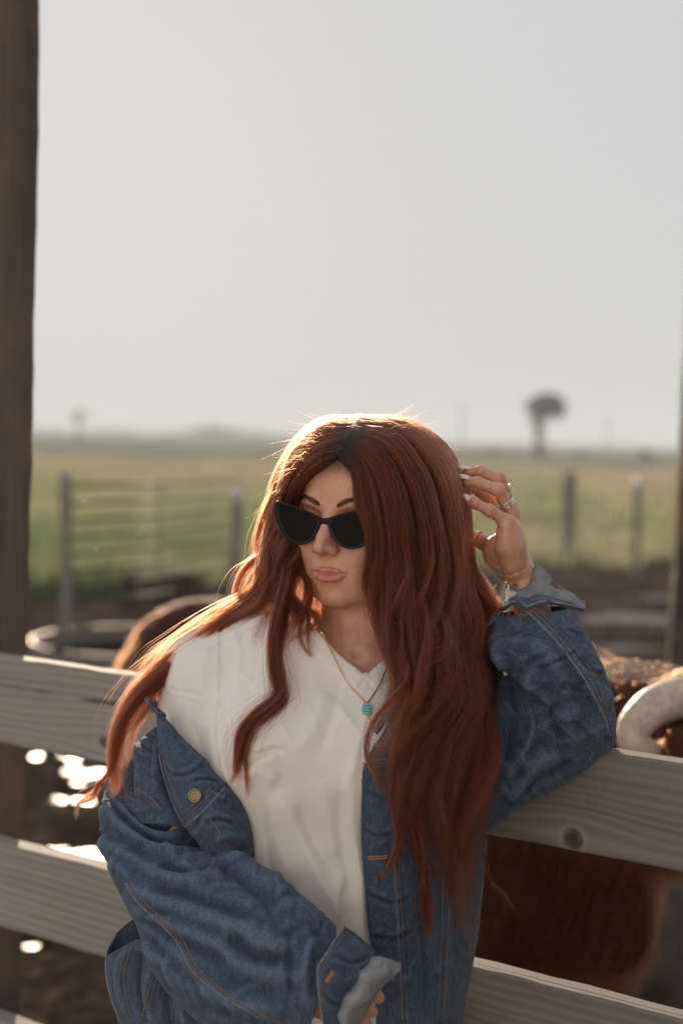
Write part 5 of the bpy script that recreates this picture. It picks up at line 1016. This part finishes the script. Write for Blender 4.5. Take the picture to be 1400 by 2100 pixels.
GL = [[(698, 938, 1.818), (655, 958, 1.814), (622, 1000, 1.845), (609, 1050, 1.875), (601, 1110, 1.875), (609, 1170, 1.868), (622, 1230, 1.84), (632, 1280, 1.812), (626, 1330, 1.795)],
      [(709, 911, 1.834), (645, 938, 1.824), (605, 1000, 1.855), (592, 1060, 1.885), (588, 1120, 1.882), (592, 1190, 1.868), (590, 1250, 1.825), (580, 1300, 1.80), (575, 1350, 1.79)],
      [(721, 890, 1.856), (650, 908, 1.848), (600, 975, 1.873), (580, 1050, 1.90), (572, 1120, 1.90), (562, 1190, 1.875), (545, 1245, 1.86), (520, 1290, 1.845), (490, 1330, 1.835)],
      [(733, 870, 1.89), (660, 883, 1.885), (605, 948, 1.893), (578, 1030, 1.91), (564, 1110, 1.91), (545, 1180, 1.90), (515, 1235, 1.885), (470, 1275, 1.87), (425, 1310, 1.86)],
      [(740, 856, 1.95), (665, 868, 1.95), (606, 928, 1.945), (574, 1010, 1.945), (554, 1100, 1.945), (530, 1170, 1.94), (495, 1228, 1.925), (450, 1268, 1.91), (405, 1300, 1.90)]]
GB = [[(742, 855, 1.98), (625, 930, 2.0), (592, 1050, 1.99), (570, 1180, 1.975), (540, 1270, 1.955), (520, 1340, 1.955)], [(745, 855, 1.99), (680, 950, 2.02), (660, 1080, 2.01), (650, 1200, 1.99), (640, 1290, 1.985), (640, 1380, 1.985)], [(748, 855, 2.0), (745, 960, 2.04), (745, 1080, 2.03), (745, 1200, 2.01), (745, 1300, 1.995), (745, 1400, 1.99)], [(750, 855, 1.99), (820, 950, 2.02), (850, 1080, 2.01), (870, 1200, 1.985), (890, 1310, 1.97), (900, 1400, 1.96)], [(752, 856, 1.98), (880, 920, 1.98), (930, 1040, 1.955), (935, 1150, 1.94), (950, 1260, 1.925), (965, 1370, 1.90)]]
LOCKS = [  # guide pair, number of strands, thickness
    ([[(600, 1180, 1.845), (572, 1290, 1.79), (570, 1370, 1.765), (584, 1430, 1.752), (545, 1470, 1.742), (505, 1500, 1.738), (489, 1560, 1.738), (484, 1600, 1.742), (468, 1622, 1.745)], [(586, 1180, 1.85), (556, 1290, 1.795), (552, 1365, 1.77), (566, 1425, 1.757), (520, 1466, 1.745), (487, 1505, 1.740), (478, 1560, 1.740), (474, 1600, 1.744), (452, 1634, 1.747)]], 1100, .006),
    ([[(590, 1250, 1.82), (572, 1340, 1.775), (582, 1410, 1.755), (560, 1455, 1.745), (525, 1490, 1.740), (505, 1540, 1.740), (507, 1590, 1.742), (508, 1640, 1.746)], [(580, 1250, 1.82), (566, 1340, 1.775), (576, 1410, 1.755), (550, 1450, 1.745), (515, 1486, 1.740), (499, 1540, 1.740), (504, 1590, 1.742), (511, 1650, 1.746)]], 420, .004),
    ([[(540, 1230, 1.88), (480, 1280, 1.862), (415, 1330, 1.852), (355, 1380, 1.845), (300, 1430, 1.825), (255, 1490, 1.80), (238, 1560, 1.79), (242, 1620, 1.79), (248, 1650, 1.79)], [(510, 1230, 1.89), (450, 1275, 1.875), (385, 1325, 1.865), (325, 1375, 1.86), (272, 1430, 1.84), (240, 1500, 1.815), (232, 1560, 1.805), (238, 1610, 1.80), (244, 1640, 1.80)]], 1300, .012),
    ([[(520, 1250, 1.885), (450, 1300, 1.87), (380, 1345, 1.86), (330, 1400, 1.85), (305, 1450, 1.84), (275, 1510, 1.83), (258, 1570, 1.82), (244, 1600, 1.82)], [(500, 1240, 1.89), (430, 1290, 1.875), (365, 1340, 1.87), (318, 1395, 1.86), (296, 1450, 1.85), (266, 1500, 1.84), (250, 1560, 1.83), (240, 1590, 1.83)]], 500, .012),
    ([[(520, 1230, 1.90), (440, 1280, 1.885), (375, 1320, 1.88), (330, 1350, 1.88), (300, 1400, 1.875), (260, 1440, 1.87)], [(500, 1225, 1.905), (420, 1270, 1.895), (350, 1310, 1.89), (300, 1345, 1.89), (262, 1420, 1.885), (225, 1470, 1.88)]], 260, .014),
    ([[(260, 1480, 1.82), (235, 1560, 1.80), (215, 1600, 1.80), (190, 1630, 1.81), (168, 1655, 1.82), (150, 1680, 1.82)], [(255, 1490, 1.82), (228, 1570, 1.80), (205, 1605, 1.80), (180, 1628, 1.81), (160, 1650, 1.82), (140, 1672, 1.82)]], 90, .004),
    ([[(640, 1200, 1.84), (634, 1260, 1.82), (630, 1300, 1.80), (640, 1330, 1.795), (652, 1345, 1.793)], [(630, 1200, 1.84), (622, 1260, 1.82), (620, 1310, 1.80), (632, 1345, 1.79), (640, 1352, 1.79)]], 160, .004),
    ([[(925, 1010, 1.87), (945, 1080, 1.87), (955, 1140, 1.865), (985, 1190, 1.86), (1012, 1235, 1.86), (1008, 1262, 1.862), (985, 1275, 1.865)], [(920, 1060, 1.86), (938, 1130, 1.855), (955, 1190, 1.85), (985, 1230, 1.85), (1003, 1252, 1.85), (1010, 1256, 1.85), (1014, 1258, 1.85)]], 900, .016),
    ([[(930, 1100, 1.90), (955, 1170, 1.89), (985, 1230, 1.88), (1000, 1290, 1.87), (970, 1340, 1.86), (975, 1400, 1.85)], [(930, 1150, 1.89), (950, 1220, 1.88), (970, 1280, 1.87), (975, 1330, 1.86), (960, 1380, 1.85), (980, 1440, 1.84)]], 700, .016),
    ([[(960, 1600, 1.73), (985, 1700, 1.73), (1000, 1790, 1.73), (1025, 1830, 1.73), (1050, 1855, 1.735), (1056, 1868, 1.735), (1044, 1872, 1.735)], [(955, 1600, 1.73), (982, 1700, 1.73), (998, 1788, 1.73), (1022, 1829, 1.73), (1046, 1853, 1.735), (1052, 1866, 1.735), (1040, 1873, 1.735)]], 12, .002),
    ([[(770, 1140, 1.79), (768, 1190, 1.785), (760, 1230, 1.785), (775, 1280, 1.785), (800, 1340, 1.765), (815, 1420, 1.74), (800, 1500, 1.71)], [(790, 1140, 1.785), (782, 1190, 1.78), (772, 1230, 1.78), (790, 1290, 1.775), (815, 1350, 1.755), (835, 1420, 1.73), (815, 1500, 1.705)]], 350, .008),
    ([[(800, 1560, 1.70), (800, 1650, 1.70), (818, 1720, 1.70), (800, 1760, 1.70), (785, 1790, 1.705), (778, 1815, 1.71)], [(808, 1560, 1.70), (810, 1650, 1.70), (826, 1720, 1.70), (808, 1765, 1.70), (790, 1795, 1.705), (784, 1820, 1.71)]], 110, .004),
    ([[(820, 1620, 1.70), (850, 1720, 1.70), (862, 1800, 1.705), (872, 1880, 1.71), (868, 1930, 1.715)], [(840, 1620, 1.70), (864, 1720, 1.70), (874, 1800, 1.705), (882, 1880, 1.71), (880, 1940, 1.715)]], 350, .006)]
def pre(g, q): return [list(q) + list(g[0]), list(q) + list(g[1])]
H1 = [(706, 912, 1.845), (648, 936, 1.83), (608, 1000, 1.862), (594, 1070, 1.888), (590, 1130, 1.878)]; H3 = [(733, 870, 1.89), (662, 884, 1.887), (606, 948, 1.90), (578, 1030, 1.916), (563, 1110, 1.914), (546, 1175, 1.905)]; H5 = [(745, 862, 1.94), (830, 872, 1.92), (900, 935, 1.885), (925, 985, 1.875)]; H0 = [(717, 889, 1.852), (785, 922, 1.812), (812, 985, 1.785), (815, 1060, 1.78)]
for i_, q_ in ((0, H1), (1, H1), (2, H3), (3, H3), (4, H3), (6, H1), (7, H5), (8, H5), (10, H0)): LOCKS[i_] = (pre(LOCKS[i_][0], q_), LOCKS[i_][1], LOCKS[i_][2])
parts_ = [sheet_hair(GR, 9500, 1, .013, 120, (.0150, 3.4), 44, 2.0, .09, (.55, 1.0), .30, .3, .80, 1.3, 1.6, .18), sheet_hair(GR, 7500, 51, .018, 50, (.0200, 3.0), 44, 2.8, .13, (.50, 1.0), .55, .35, .85, 1.5, 1.8, .12), sheet_hair(GL, 8000, 2, .012, 45, (.013, 2.6), 44, 1.8, .12, (.60, 1.0), .4, .3, .75), sheet_hair(GB, 5000, 3, .014, 40, (.004, 2), 44, 1, .05)]
parts_ += [sheet_hair(g, n, 20 + i, th, 6 if n > 300 else 3, (.0030, 2.6), 44, 1.5, .10, (.88, 1.0), 0.0, .18) for i, (g, n, th) in enumerate(LOCKS)]
HC = np.concatenate(parts_)
_l = wh(HC.reshape(-1, 3)) - np.array([0, 3.4, -1.0]); _k = np.linalg.norm(_l / np.array([7.75, 8.85, 9.65]), axis=1); _s = np.where(_k < 1.0, 1.0 / np.maximum(_k, .3), 1.0)[:, None]
HC = hw(_l * np.where(_s > 1, _s * (1 + .02 * np.random.default_rng(3).random(_s.shape)), 1) + np.array([0, 3.4, -1.0])).reshape(HC.shape)
hair_obj('hair', HC, rads(*HC.shape[:2], .00016), HAIR)
# short downy hairs standing off the outline catch the light
r_ = np.random.default_rng(77); idx_ = r_.choice(len(HC), 2600, replace=False); base_ = HC[idx_]; st = r_.integers(1, 26, 2600); W = []
for s_, b_ in zip(st, base_):
    p0 = b_[s_]; tg = b_[s_ + 2] - b_[s_]; tg = tg / (np.linalg.norm(tg) + 1e-9); dr = r_.normal(size=3); dr = dr / np.linalg.norm(dr); L = r_.uniform(.02, .07); q = np.linspace(0, 1, 10)[:, None]
    W.append(p0 + tg * L * q * .9 + dr * L * .45 * q ** 1.6)
hair_obj('stray_hair', np.array(W), rads(2600, 10, .00005, .00002), HAIR)
# brows
BROW = hair_mat('brow_hair', (.03, .018, .013), (.03, .018, .013), (.05, .03, .02), .1)
def brow(s):
    r = np.random.default_rng(5 + s); n = 1000; L = crv([(s * 1.25, 1.75, 8.95), (s * 2.4, 2.35, 8.85), (s * 3.7, 2.75, 8.30), (s * 5.2, 2.3, 6.9)], 40); u = r.random(n); k = (u * 38).astype(int); wd = .54 * (1 - .7 * u) * np.minimum(1, .35 + u * 3.2); off = np.clip(r.normal(size=n) * .5, -1.1, 1.1) * wd
    p = L[k] + np.stack([0 * off, off, 0 * off], -1); q = np.linspace(0, 1, 6)
    dirv = np.stack([np.full(n, s * .85) * (.7 + .4 * u), .34 - .75 * u + r.normal(size=n) * .10, np.full(n, .05) - .3 * u], -1); ln = r.uniform(.3, .6, n)
    C = p[:, None] + dirv[:, None] * (ln[:, None] * q)[..., None] + np.array([0, 0, .10])
    return C
def seat_on_head(C):
    n, m, _ = C.shape; hv = wh(body_parts[0][0]); f = C.reshape(-1, 3).copy(); sel = hv[(hv[:, 2] > 3) & (hv[:, 1] > -1) & (hv[:, 1] < 5)]
    for i in range(len(f)):
        d = (sel[:, 0] - f[i, 0]) ** 2 + (sel[:, 1] - f[i, 1]) ** 2; k = np.argpartition(d, 3)[:3]; f[i, 2] = sel[k, 2].max() + .03 + .05 * (i % m) / m
    return f.reshape(n, m, 3)
for s in (-1, 1):
    C = seat_on_head(brow(s)); hair_obj('eyebrow', hw(C.reshape(-1, 3)).reshape(C.shape), rads(*C.shape[:2], .00009), BROW)

# ================================================================== CATTLE
n_ = NT('cattle_hide'); o_ = n_.coord('Object'); n_.principled(Base_Color=n_.mix(n_.noise(o_, 9, 4, .6), (.030, .010, .005, 1), (.060, .019, .008, 1)), Roughness=.8, Specular_IOR_Level=.15, Normal=n_.bump(n_.noise(n_.map(o_, (40, 40, 15)), 1, 4, .6), .6, .02)); HIDE = n_.m
n_ = NT('horn'); o_ = n_.coord('Object'); n_.principled(Base_Color=n_.mix(n_.noise(o_, 30, 5, .7).sstep(.35, .7), (.40, .33, .25, 1), (.60, .53, .44, 1)), Roughness=.45, Specular_IOR_Level=.4, Normal=n_.bump(n_.noise(n_.map(o_, (30, 30, 30)), 1, 4, .7), .5, .008)); HORN = n_.m
HOOF = simple('hoof', (.03, .025, .02), .5)
FUR = hair_mat('cattle_fur', (.05, .015, .006), (.10, .027, .008), (.05, .014, .006), .3, .5)
def cow(name, label, loc, head, rot, horns, fur_n, poll, muzzle, scale=1.0, seed=0):
    root = empty(name, loc); root.rotation_euler = (0, 0, rot); root.scale = (scale,) * 3; tag(root, label, 'cow', 'cattle in the muddy yard'); bpy.context.view_layer.update()
    v = Vol((-1.15, -.62, -.05), (1.65, .75, 1.5), .018)
    v.ell((0, 0, .84), (.66, .31, .33)); v.ell((.48, 0, .82), (.30, .28, .36), .1); v.ell((-.55, 0, .88), (.32, .29, .30), .1); v.ell((.42, 0, 1.08), (.28, .13, .13), .1); v.ell((-.62, 0, 1.06), (.22, .14, .10), .1)
    pl_, mz = np.array(poll), np.array(muzzle); v.chain([(.55, 0, .98), tuple((np.array([.7, 0, 1.0]) + pl_) / 2 - [0, 0, .04]), tuple(pl_ - [0, 0, .08])], [.24, .18, .125], .10)
    v.ell((.72, pl_[1] * .35, .70), (.20, .07, .17), .1)
    hd = mz - pl_; v.chain([tuple(pl_), tuple(pl_ + hd * .45), tuple(mz)], [.115, .10, .075], .05); v.ell(mz, (.085, .085, .07), .03)
    sd = np.cross(hd, (0, 0, 1)); sd /= np.linalg.norm(sd)
    for s in (-1, 1):
        v.chain([tuple(pl_ + sd * s * .10 + np.array([0, 0, -.01])), tuple(pl_ + sd * s * .20 + np.array([0, 0, -.03])), tuple(pl_ + sd * s * .27 + np.array([0, 0, -.06]))], [.03, .05, .02], .03); v.ell(pl_ + hd * .35 + sd * s * .10 + np.array([0, 0, .03]), .03, .02)
        v.chain([(.50, s * .17, .66), (.50, s * .17, .40), (.50, s * .165, .12), (.52, s * .165, .03)], [.12, .062, .045, .055], .06)
        v.chain([(-.58, s * .16, .86), (-.50, s * .18, .62), (-.72, s * .17, .44), (-.67, s * .165, .12), (-.64, s * .165, .03)], [.19, .13, .055, .045, .055], .06)
    v.chain([(-.84, 0, 1.03), (-.93, 0, .85), (-.94, .02, .6), (-.92, .03, .42)], [.05, .028, .022, .045], .04)
    V, Q = v.mesh(2); V = V + vnormals(V, Q) * (.008 * pnoise(V * 9, seed))[:, None]; ob = link('body', mesh('body', V, Q), HIDE, root)
    for hpts, hr in horns(pl_, sd, hd, root):
        VV, Fc = tube(crv(hpts, 40), np.interp(np.linspace(0, 1, 40), np.linspace(0, 1, len(hr)), hr), 14); link('horn', mesh('horn', VV, Fc), HORN, root)
    if fur_n:
        r = np.random.default_rng(seed + 9); N = vnormals(V, Q); i = r.integers(0, len(V), fur_n); L = r.uniform(.014, .032, fur_n) * np.where(V[i, 2] < .5, .6, 1); q = np.linspace(0, 1, 6)
        dn = np.array([-.3, 0, -.75]); d = N[i] * .75 + dn + r.normal(size=(fur_n, 3)) * .25; C = V[i][:, None] + d[:, None] * (L[:, None] * q)[..., None] + np.array([0, 0, -.02])[None, None] * (q ** 2)[None, :, None]
        hair_obj('fur', C, rads(fur_n, 6, .0005, .00015), FUR, root)
    return root
def horns_a(pl_, sd, hd, root):
    mi = np.array(root.matrix_world.inverted()); tl = lambda w: w @ mi[:3, :3].T + mi[:3, 3]
    a = [tl(P(*q)) for q in [(1440, 1425, 2.56), (1392, 1432, 2.54), (1338, 1452, 2.51), (1303, 1488, 2.49), (1300, 1522, 2.48), (1330, 1545, 2.48), (1382, 1548, 2.50), (1440, 1530, 2.53), (1490, 1490, 2.57)]]
    b = [pl_ + sd * -.12 * 1.0, pl_ - sd * .28 + [0, 0, .02], pl_ - sd * .40 + [0, 0, .12], pl_ - sd * .42 + [0, 0, .3]]
    if (sd @ (tl(P(1400, 1430, 2.5)) - pl_)) < 0: b = [2 * pl_ - np.array(q) for q in b]; b = [q * [1, 1, -1] + [0, 0, 2 * pl_[2]] for q in b]
    return [(a, [.040, .040, .037, .033, .030, .027, .022, .016, .006]), (b, [.04, .036, .028, .008])]
def horns_b(pl_, sd, hd, root): return [([pl_ + sd * s * .09, pl_ + sd * s * .22 + [0, 0, .03], pl_ + sd * s * .32 + [0, 0, .14], pl_ + sd * s * .33 + [0, 0, .26]], [.035, .03, .022, .006]) for s in (-1, 1)]
fA = math.atan2(-.94, .35)
cow('horned_cow', 'red-brown cow with a pale curved horn close behind the rail', (.30, 3.56, 0), None, fA, horns_a, 70000, (1.10, .04, 1.16), (1.38, .30, .94), .95, 1)
cB = P(480, 1300, 4.3); cow('grazing_cow', 'orange-lit cow beyond the white shirt shoulder, seen over the top rail', (-.13, 5.0, 0), None, math.atan2(.8, .6), horns_b, 16000, (1.0, 0, .90), (1.2, 0, .55), .90, 2)
cC = G(322, 1246); cow('far_calf', 'small dark reddish calf far off beside the pipe panel', (cC[0], cC[1], -.12), None, .1, horns_b, 0, (.9, .1, .98), (1.1, .2, .78), .38, 3)

# ================================================================== YARD FURNITURE
n_ = NT('galvanised'); o_ = n_.coord('Object'); n_.principled(Base_Color=n_.mix(n_.noise(o_, 8, 4, .6), (.13, .11, .095, 1), (.22, .19, .165, 1)), Metallic=.4, Roughness=.5, Normal=n_.bump(n_.noise(o_, 20, 3), .2, .01)); GALV = n_.m
PIPE = simple('green_pipe', (.035, .055, .032), .5); GPOST = wood('grey_post', (.30, .28, .255), (.16, .15, .135), seed=4.0)
def at_ground(px, py): q = G(px, py); return np.array([q[0], q[1], 0.0])
# round stock tank
tk = empty('stock_tank', tuple(P(290, 1320, 9.2) * [1, 1, 0])); tag(tk, 'low round galvanised stock tank with a sunlit rim standing in the mud', 'tank'); Rt, Ht = .70, .26
def lathe(prof, n=56):
    a = np.arange(n) * 2 * math.pi / n; V = np.array([(r * math.cos(t), r * math.sin(t), z) for r, z in prof for t in a]); m = len(prof)
    return V, [(i * n + j, i * n + (j + 1) % n, (i + 1) * n + (j + 1) % n, (i + 1) * n + j) for i in range(m - 1) for j in range(n)]
V, Fc = lathe([(Rt - .01, .0), (Rt, .0), (Rt, .06), (Rt + .012, .08), (Rt, .10), (Rt, .16), (Rt + .012, .18), (Rt, .20), (Rt, Ht), (Rt - .006, Ht), (Rt - .006, .05), (0.001, .05)]); link('wall', mesh('wall', V, Fc), GALV, tk)
t = np.linspace(0, 2 * math.pi, 65)[:-1]; V, Fc = tube(np.stack([Rt * np.cos(t), Rt * np.sin(t), np.full(64, Ht)], -1), .015, 10, False, closed=True); link('rim', mesh('rim', V, Fc), GALV, tk)
n_ = NT('tank_water'); matte(n_, (.02, .02, .017, 1)); TANKW = n_.m
V, Fc = lathe([(Rt - .02, .18), (.001, .18)]); link('water', mesh('water', V, Fc), TANKW, tk)
# pipe panel with its two posts
pA, pB = at_ground(132, 1297), at_ground(482, 1232); pan = empty('pipe_panel', tuple(pA)); tag(pan, 'dark green pipe cattle panel strung between two grey posts', 'fence panel')
def prel(name, mb, mat): o = mb.build(name, mat, pan); o.location = -Vector(pA); return o
dv = pB - pA
for i in range(8):
    z = .20 + i * .138; prel('bar', MB().tube([pA + [0, 0, z], pA + dv * .5 + [0, 0, z - .004], pB + [0, 0, z]], .015, 8), PIPE)
prel('upright', MB().tube([pA + dv * .5 + [0, .02, .17], pA + dv * .5 + [0, .02, 1.2]], .007, 8), PIPE)
def fence_post(name, px, py, h, w, label, cap=False, group='fence posts at the meadow edge'):
    q = at_ground(px, py); o = empty(name, tuple(q)); tag(o, label, 'post', group); mb = MB(); zs = np.linspace(-.3, h, 9); V, Fc = tube([(.01 * math.sin(z * 3 + px), .01 * math.cos(z * 2 + px), z) for z in zs], [w * (1 + .06 * math.sin(7 * z + px)) for z in zs], 10); mb.add(V, Fc); mb.build('shaft', GPOST, o)
    if cap: mb = MB(); mb.tube([(0, -w, h - .16), (0, -w, h - .02)], .055, 10); mb.build('insulator', simple('white_plastic', (.6, .6, .6), .4), o)
    return o
fence_post('panel_post', 132, 1297, 1.28, .046, 'thick grey post at the near end of the pipe panel'); fence_post('panel_post', 482, 1234, 1.12, .05, 'pale capped post at the far end of the pipe panel', True)
fence_post('wooden_post', 1163, 1152, 1.24, .085, 'broad grey post in the weeds beyond the raised hand'); fence_post('wooden_post', 1303, 1192, 1.25, .04, 'slim capped post between the broad post and shed post', True)
for z, wz in ((.35, 'lowest'), (.62, 'second lowest'), (.9, 'second highest'), (1.1, 'topmost')):
    for (a, b, wh_) in (((482, 1234), (1163, 1152), 'between the pipe panel and the broad post'), ((1163, 1152), (1303, 1192), 'between the broad and the slim post'), ((1303, 1192), (1700, 1215), 'beyond the slim post'), ((-300, 1330), (132, 1297), 'before the pipe panel')):
        A_, B_ = at_ground(*a), at_ground(*b); o = MB().tube(crv([A_ + [0, 0, z], (A_ + B_) / 2 + [0, 0, z - .03], B_ + [0, 0, z]], 8), .003, 5).build('fence_wire', PIPE); tag(o, wz + ' wire strand ' + wh_, 'wire', 'wires of the meadow fence')
# shed post standing farther off at the picture's side
tp = at_ground(1415, 1560); 
q_ = P(1400, 1000, 5.2); post2 = timber_post(0, .16, 3.8, postwood('post_wood_far', 3.3), 'dark blurred timber post standing in the yard beyond the horned cow')
m_ = Matrix.Rotation(R(.9), 4, 'Y') @ Matrix.Rotation(.25, 4, 'Z'); m_.translation = Vector((P(1400, 1300, 5.2)[0] + .02 - .009, q_[1], 0)); post2.matrix_world = m_
# earth bank and broken block beside the cow
rk = Vol((-.7, -.6, -.1), (.7, .6, .62), .02); rk.ell((0, 0, .05), (.55, .45, .30)); rk.ell((-.2, -.1, .2), (.28, .3, .22), .1); rk.ell((.25, 0, .22), (.25, .3, .25), .1); V, Q = rk.mesh(2); V = V + vnormals(V, Q) * (.035 * pnoise(V * 6, 4) + .02 * pnoise(V * 15, 5))[:, None]
n_ = NT('pale_earth'); o_ = n_.coord('Object'); matte(n_, n_.ramp(n_.noise(o_, 7, 5, .65), [(.3, (.05, .04, .033)), (.6, (.13, .11, .09)), (.8, (.20, .17, .14))]), n_.bump(n_.noise(o_, 25, 4), .5, .02)); o = link('boulder', mesh('boulder', V, Q), n_.m); b_ = P(1440, 1880, 4.3); o.location = (b_[0], b_[1], 0); tag(o, 'rough grey-brown boulder beyond the cow, seen under the rail', 'boulder')

# ================================================================== FAR THINGS
BARK = simple('bark', (.055, .045, .038), .9)
n_ = NT('tree_leaf'); c_ = n_.mix(n_.attr('tone'), (.13, .12, .09, 1), (.22, .20, .15, 1)); pb = n_.principled(Base_Color=c_, Roughness=.6, Specular_IOR_Level=.2); tr = n_.node('ShaderNodeBsdfTranslucent'); n_.set(tr.inputs[0], c_); ms = n_.node('ShaderNodeMixShader'); ms.inputs[0].default_value = .3; n_.t.links.new(pb.outputs[0], ms.inputs[1]); n_.t.links.new(tr.outputs[0], ms.inputs[2]); n_.t.links.new(ms.outputs[0], n_.out.inputs[0]); LEAF = n_.m
def leafcloud(clumps, n, size, seed):
    r = np.random.default_rng(seed); V, tone = [], []
    wts = np.array([c[3] ** 2 for c in clumps]); wts = wts / wts.sum(); pick = r.choice(len(clumps), n, p=wts); cl = np.array([c[:3] for c in clumps])[pick]; rad = np.array([c[3] for c in clumps])[pick]
    d = r.normal(size=(n, 3)); d /= np.linalg.norm(d, axis=1)[:, None]; c = cl + d * (rad * r.random(n) ** .45)[:, None] * np.array([1, 1, .75])
    a, b = r.normal(size=(n, 3)), r.normal(size=(n, 3)); a /= np.linalg.norm(a, axis=1)[:, None]; b -= a * (a * b).sum(1)[:, None]; b /= np.linalg.norm(b, axis=1)[:, None]; s = size * r.uniform(.6, 1.4, n)[:, None]
    V = np.stack([c - a * s, c + b * s * .5, c + a * s, c - b * s * .5], 1).reshape(-1, 3); k = np.arange(n)[:, None] * 4
    return V, k + np.array([[0, 1, 2, 3]]), np.repeat(r.random(n), 4)
def tree(name, label, base, limbs, clumps, n, size, seed, group):
    o = empty(name, tuple(base)); tag(o, label, 'tree', group); mb = MB()
    for pts, r0, r1 in limbs: q = crv(pts, 10); mb.tube(q, np.linspace(r0, r1, 10), 8)
    mb.build('trunk', BARK, o); V, Fc, tn = leafcloud(clumps, n, size, seed); link('crown', mesh('crown', V, Fc, True, {'tone': tn}), LEAF, o)
T0 = P(1105, 914, 150.0); T0[2] = .1; s = 150 / F_PX                         # lone tree with one bare side
tree('lone_tree', 'lone tree on the horizon, leafy trunk and crown spreading to one side', T0, [([(0, 0, -.3), (0, 0, 2.5), (-.05, 0, 5.2), (-.1, 0, 6.2)], .22, .06), ([(-.1, 0, 3.8), (1.0, .2, 5.4), (2.4, .1, 6.0)], .12, .03), ([(-.3, 0, 5.0), (1.0, -.2, 6.2), (2.6, -.2, 6.3)], .10, .03), ([(2.2, 0, 6.0), (3.1, .2, 5.4), (3.5, .3, 4.7)], .05, .02), ([(-.2, 0, 4.6), (-1.0, .2, 5.8)], .08, .03)],
     [(0, 0, .7, .8), (.2, 0, 1.5, .7), (-.1, 0, 2.3, .65), (.1, .2, 3.1, .7), (-.2, 0, 3.9, .8)] + [(.7 + 2.0 * math.cos(q) * f, .6 * math.sin(3 * q), 5.3 + 1.5 * math.sin(q) * f, .75) for q, f in [(k * .7, .35 + .65 * ((k * 37) % 10) / 10) for k in range(24)] if not (math.sin(q) * f < -.5 and math.cos(q) > .1)], 4200, .16, 1, 'trees and bushes on the horizon')
def bush(px, d, w, h, seed, label, gx=0):
    b = P(px, 912, d); b[2] = 0; r = np.random.default_rng(seed); cl = [(r.uniform(-w, w) * .6, r.uniform(-w, w) * .4, h * (.25 + .5 * r.random()), h * .38) for _ in range(7)]
    tree('horizon_bush', label, b, [([(0, 0, -.2), (.1, 0, h * .4), (r.uniform(-.3, .3), 0, h * .8)], .08, .02), ([(0, 0, 0), (-w * .4, 0, h * .6)], .06, .02)], cl, 900, .13, seed, 'trees and bushes on the horizon')
bush(1322, 170, 1.1, 1.4, 5, 'small dark bush on the horizon between lone tree and post'); bush(1012, 190, 1.2, .9, 6, 'low bush on the horizon beside the raised hand'); bush(1195, 190, 1.3, .8, 7, 'low flat bush on the horizon just beyond the lone tree')
TL = P(160, 890, 240.0); TL[2] = 0
tree('pale_tree', 'faint bare-topped tree on the horizon near the tall dark post', TL, [([(0, 0, -.3), (.1, 0, 2.2), (.2, 0, 4.4)], .16, .04), ([(.1, 0, 2.2), (-1.0, 0, 4.2)], .08, .02), ([(.1, 0, 2.4), (1.2, 0, 4.6)], .08, .02)], [(0, 0, 3.8, .9), (-1.0, 0, 4.4, .6), (1.1, 0, 4.6, .6), (.2, 0, 5.2, .6), (0, 0, 1.0, .9)], 700, .14, 9, 'trees and bushes on the horizon')
for px, d, h, lab in ((948, 300, 9.5, 'thin utility pole on the horizon nearest the hand'), (1246, 300, 7.0, 'thin utility pole on the horizon between lone tree and small bush')):
    b = P(px, 905, d); o = empty('utility_pole', (b[0], b[1], 0)); tag(o, lab, 'pole', 'utility poles on the horizon'); MB().tube([(0, 0, -.5), (0, 0, h * .5), (0, 0, h)], [.16, .14, .11], 8).build('shaft', BARK, o); MB().box((0, 0, h - .6), (2.2, .12, .14)).build('crossarm', BARK, o)
# far wood: one hazy mass
r = np.random.default_rng(12); cl = []
for px in np.linspace(-100, 720, 150):
    d = r.uniform(560, 680); hgt = .55 * (3.2 + 4.2 * math.exp(-((px - 470) / 120) ** 2) + 1.5 * r.random() + 1.5 * math.sin(px / 31.0)); b = P(px, 893, d); cl += [(b[0] + r.uniform(-3, 3), b[1], hgt * (.3 + .5 * r.random()), hgt * .42) for _ in range(2)]
V, Fc, tn = leafcloud(cl, 9000, .85, 13); tag(link('far_woods', mesh('far_woods', V, Fc, True, {'tone': tn}), LEAF), 'pale hazy band of woods along the horizon', None, None, 'stuff')
# ================================================================== HAZE
hz = NT('haze_air'); hz.t.nodes.remove(hz.out); hz.out = hz.t.nodes.new('ShaderNodeOutputMaterial'); pv = hz.node('ShaderNodeVolumePrincipled'); pv.inputs['Color'].default_value = (.80, .91, 1.0, 1); pv.inputs['Density'].default_value = 0.0013; pv.inputs['Anisotropy'].default_value = .0
hz.t.links.new(pv.outputs[0], hz.out.inputs['Volume']); o = MB().box((0, 620, 11.0), (3060, 2060, 26)).build('haze', hz.m, None, False); tag(o, 'thin pale evening haze over the meadow', None, None, 'stuff')
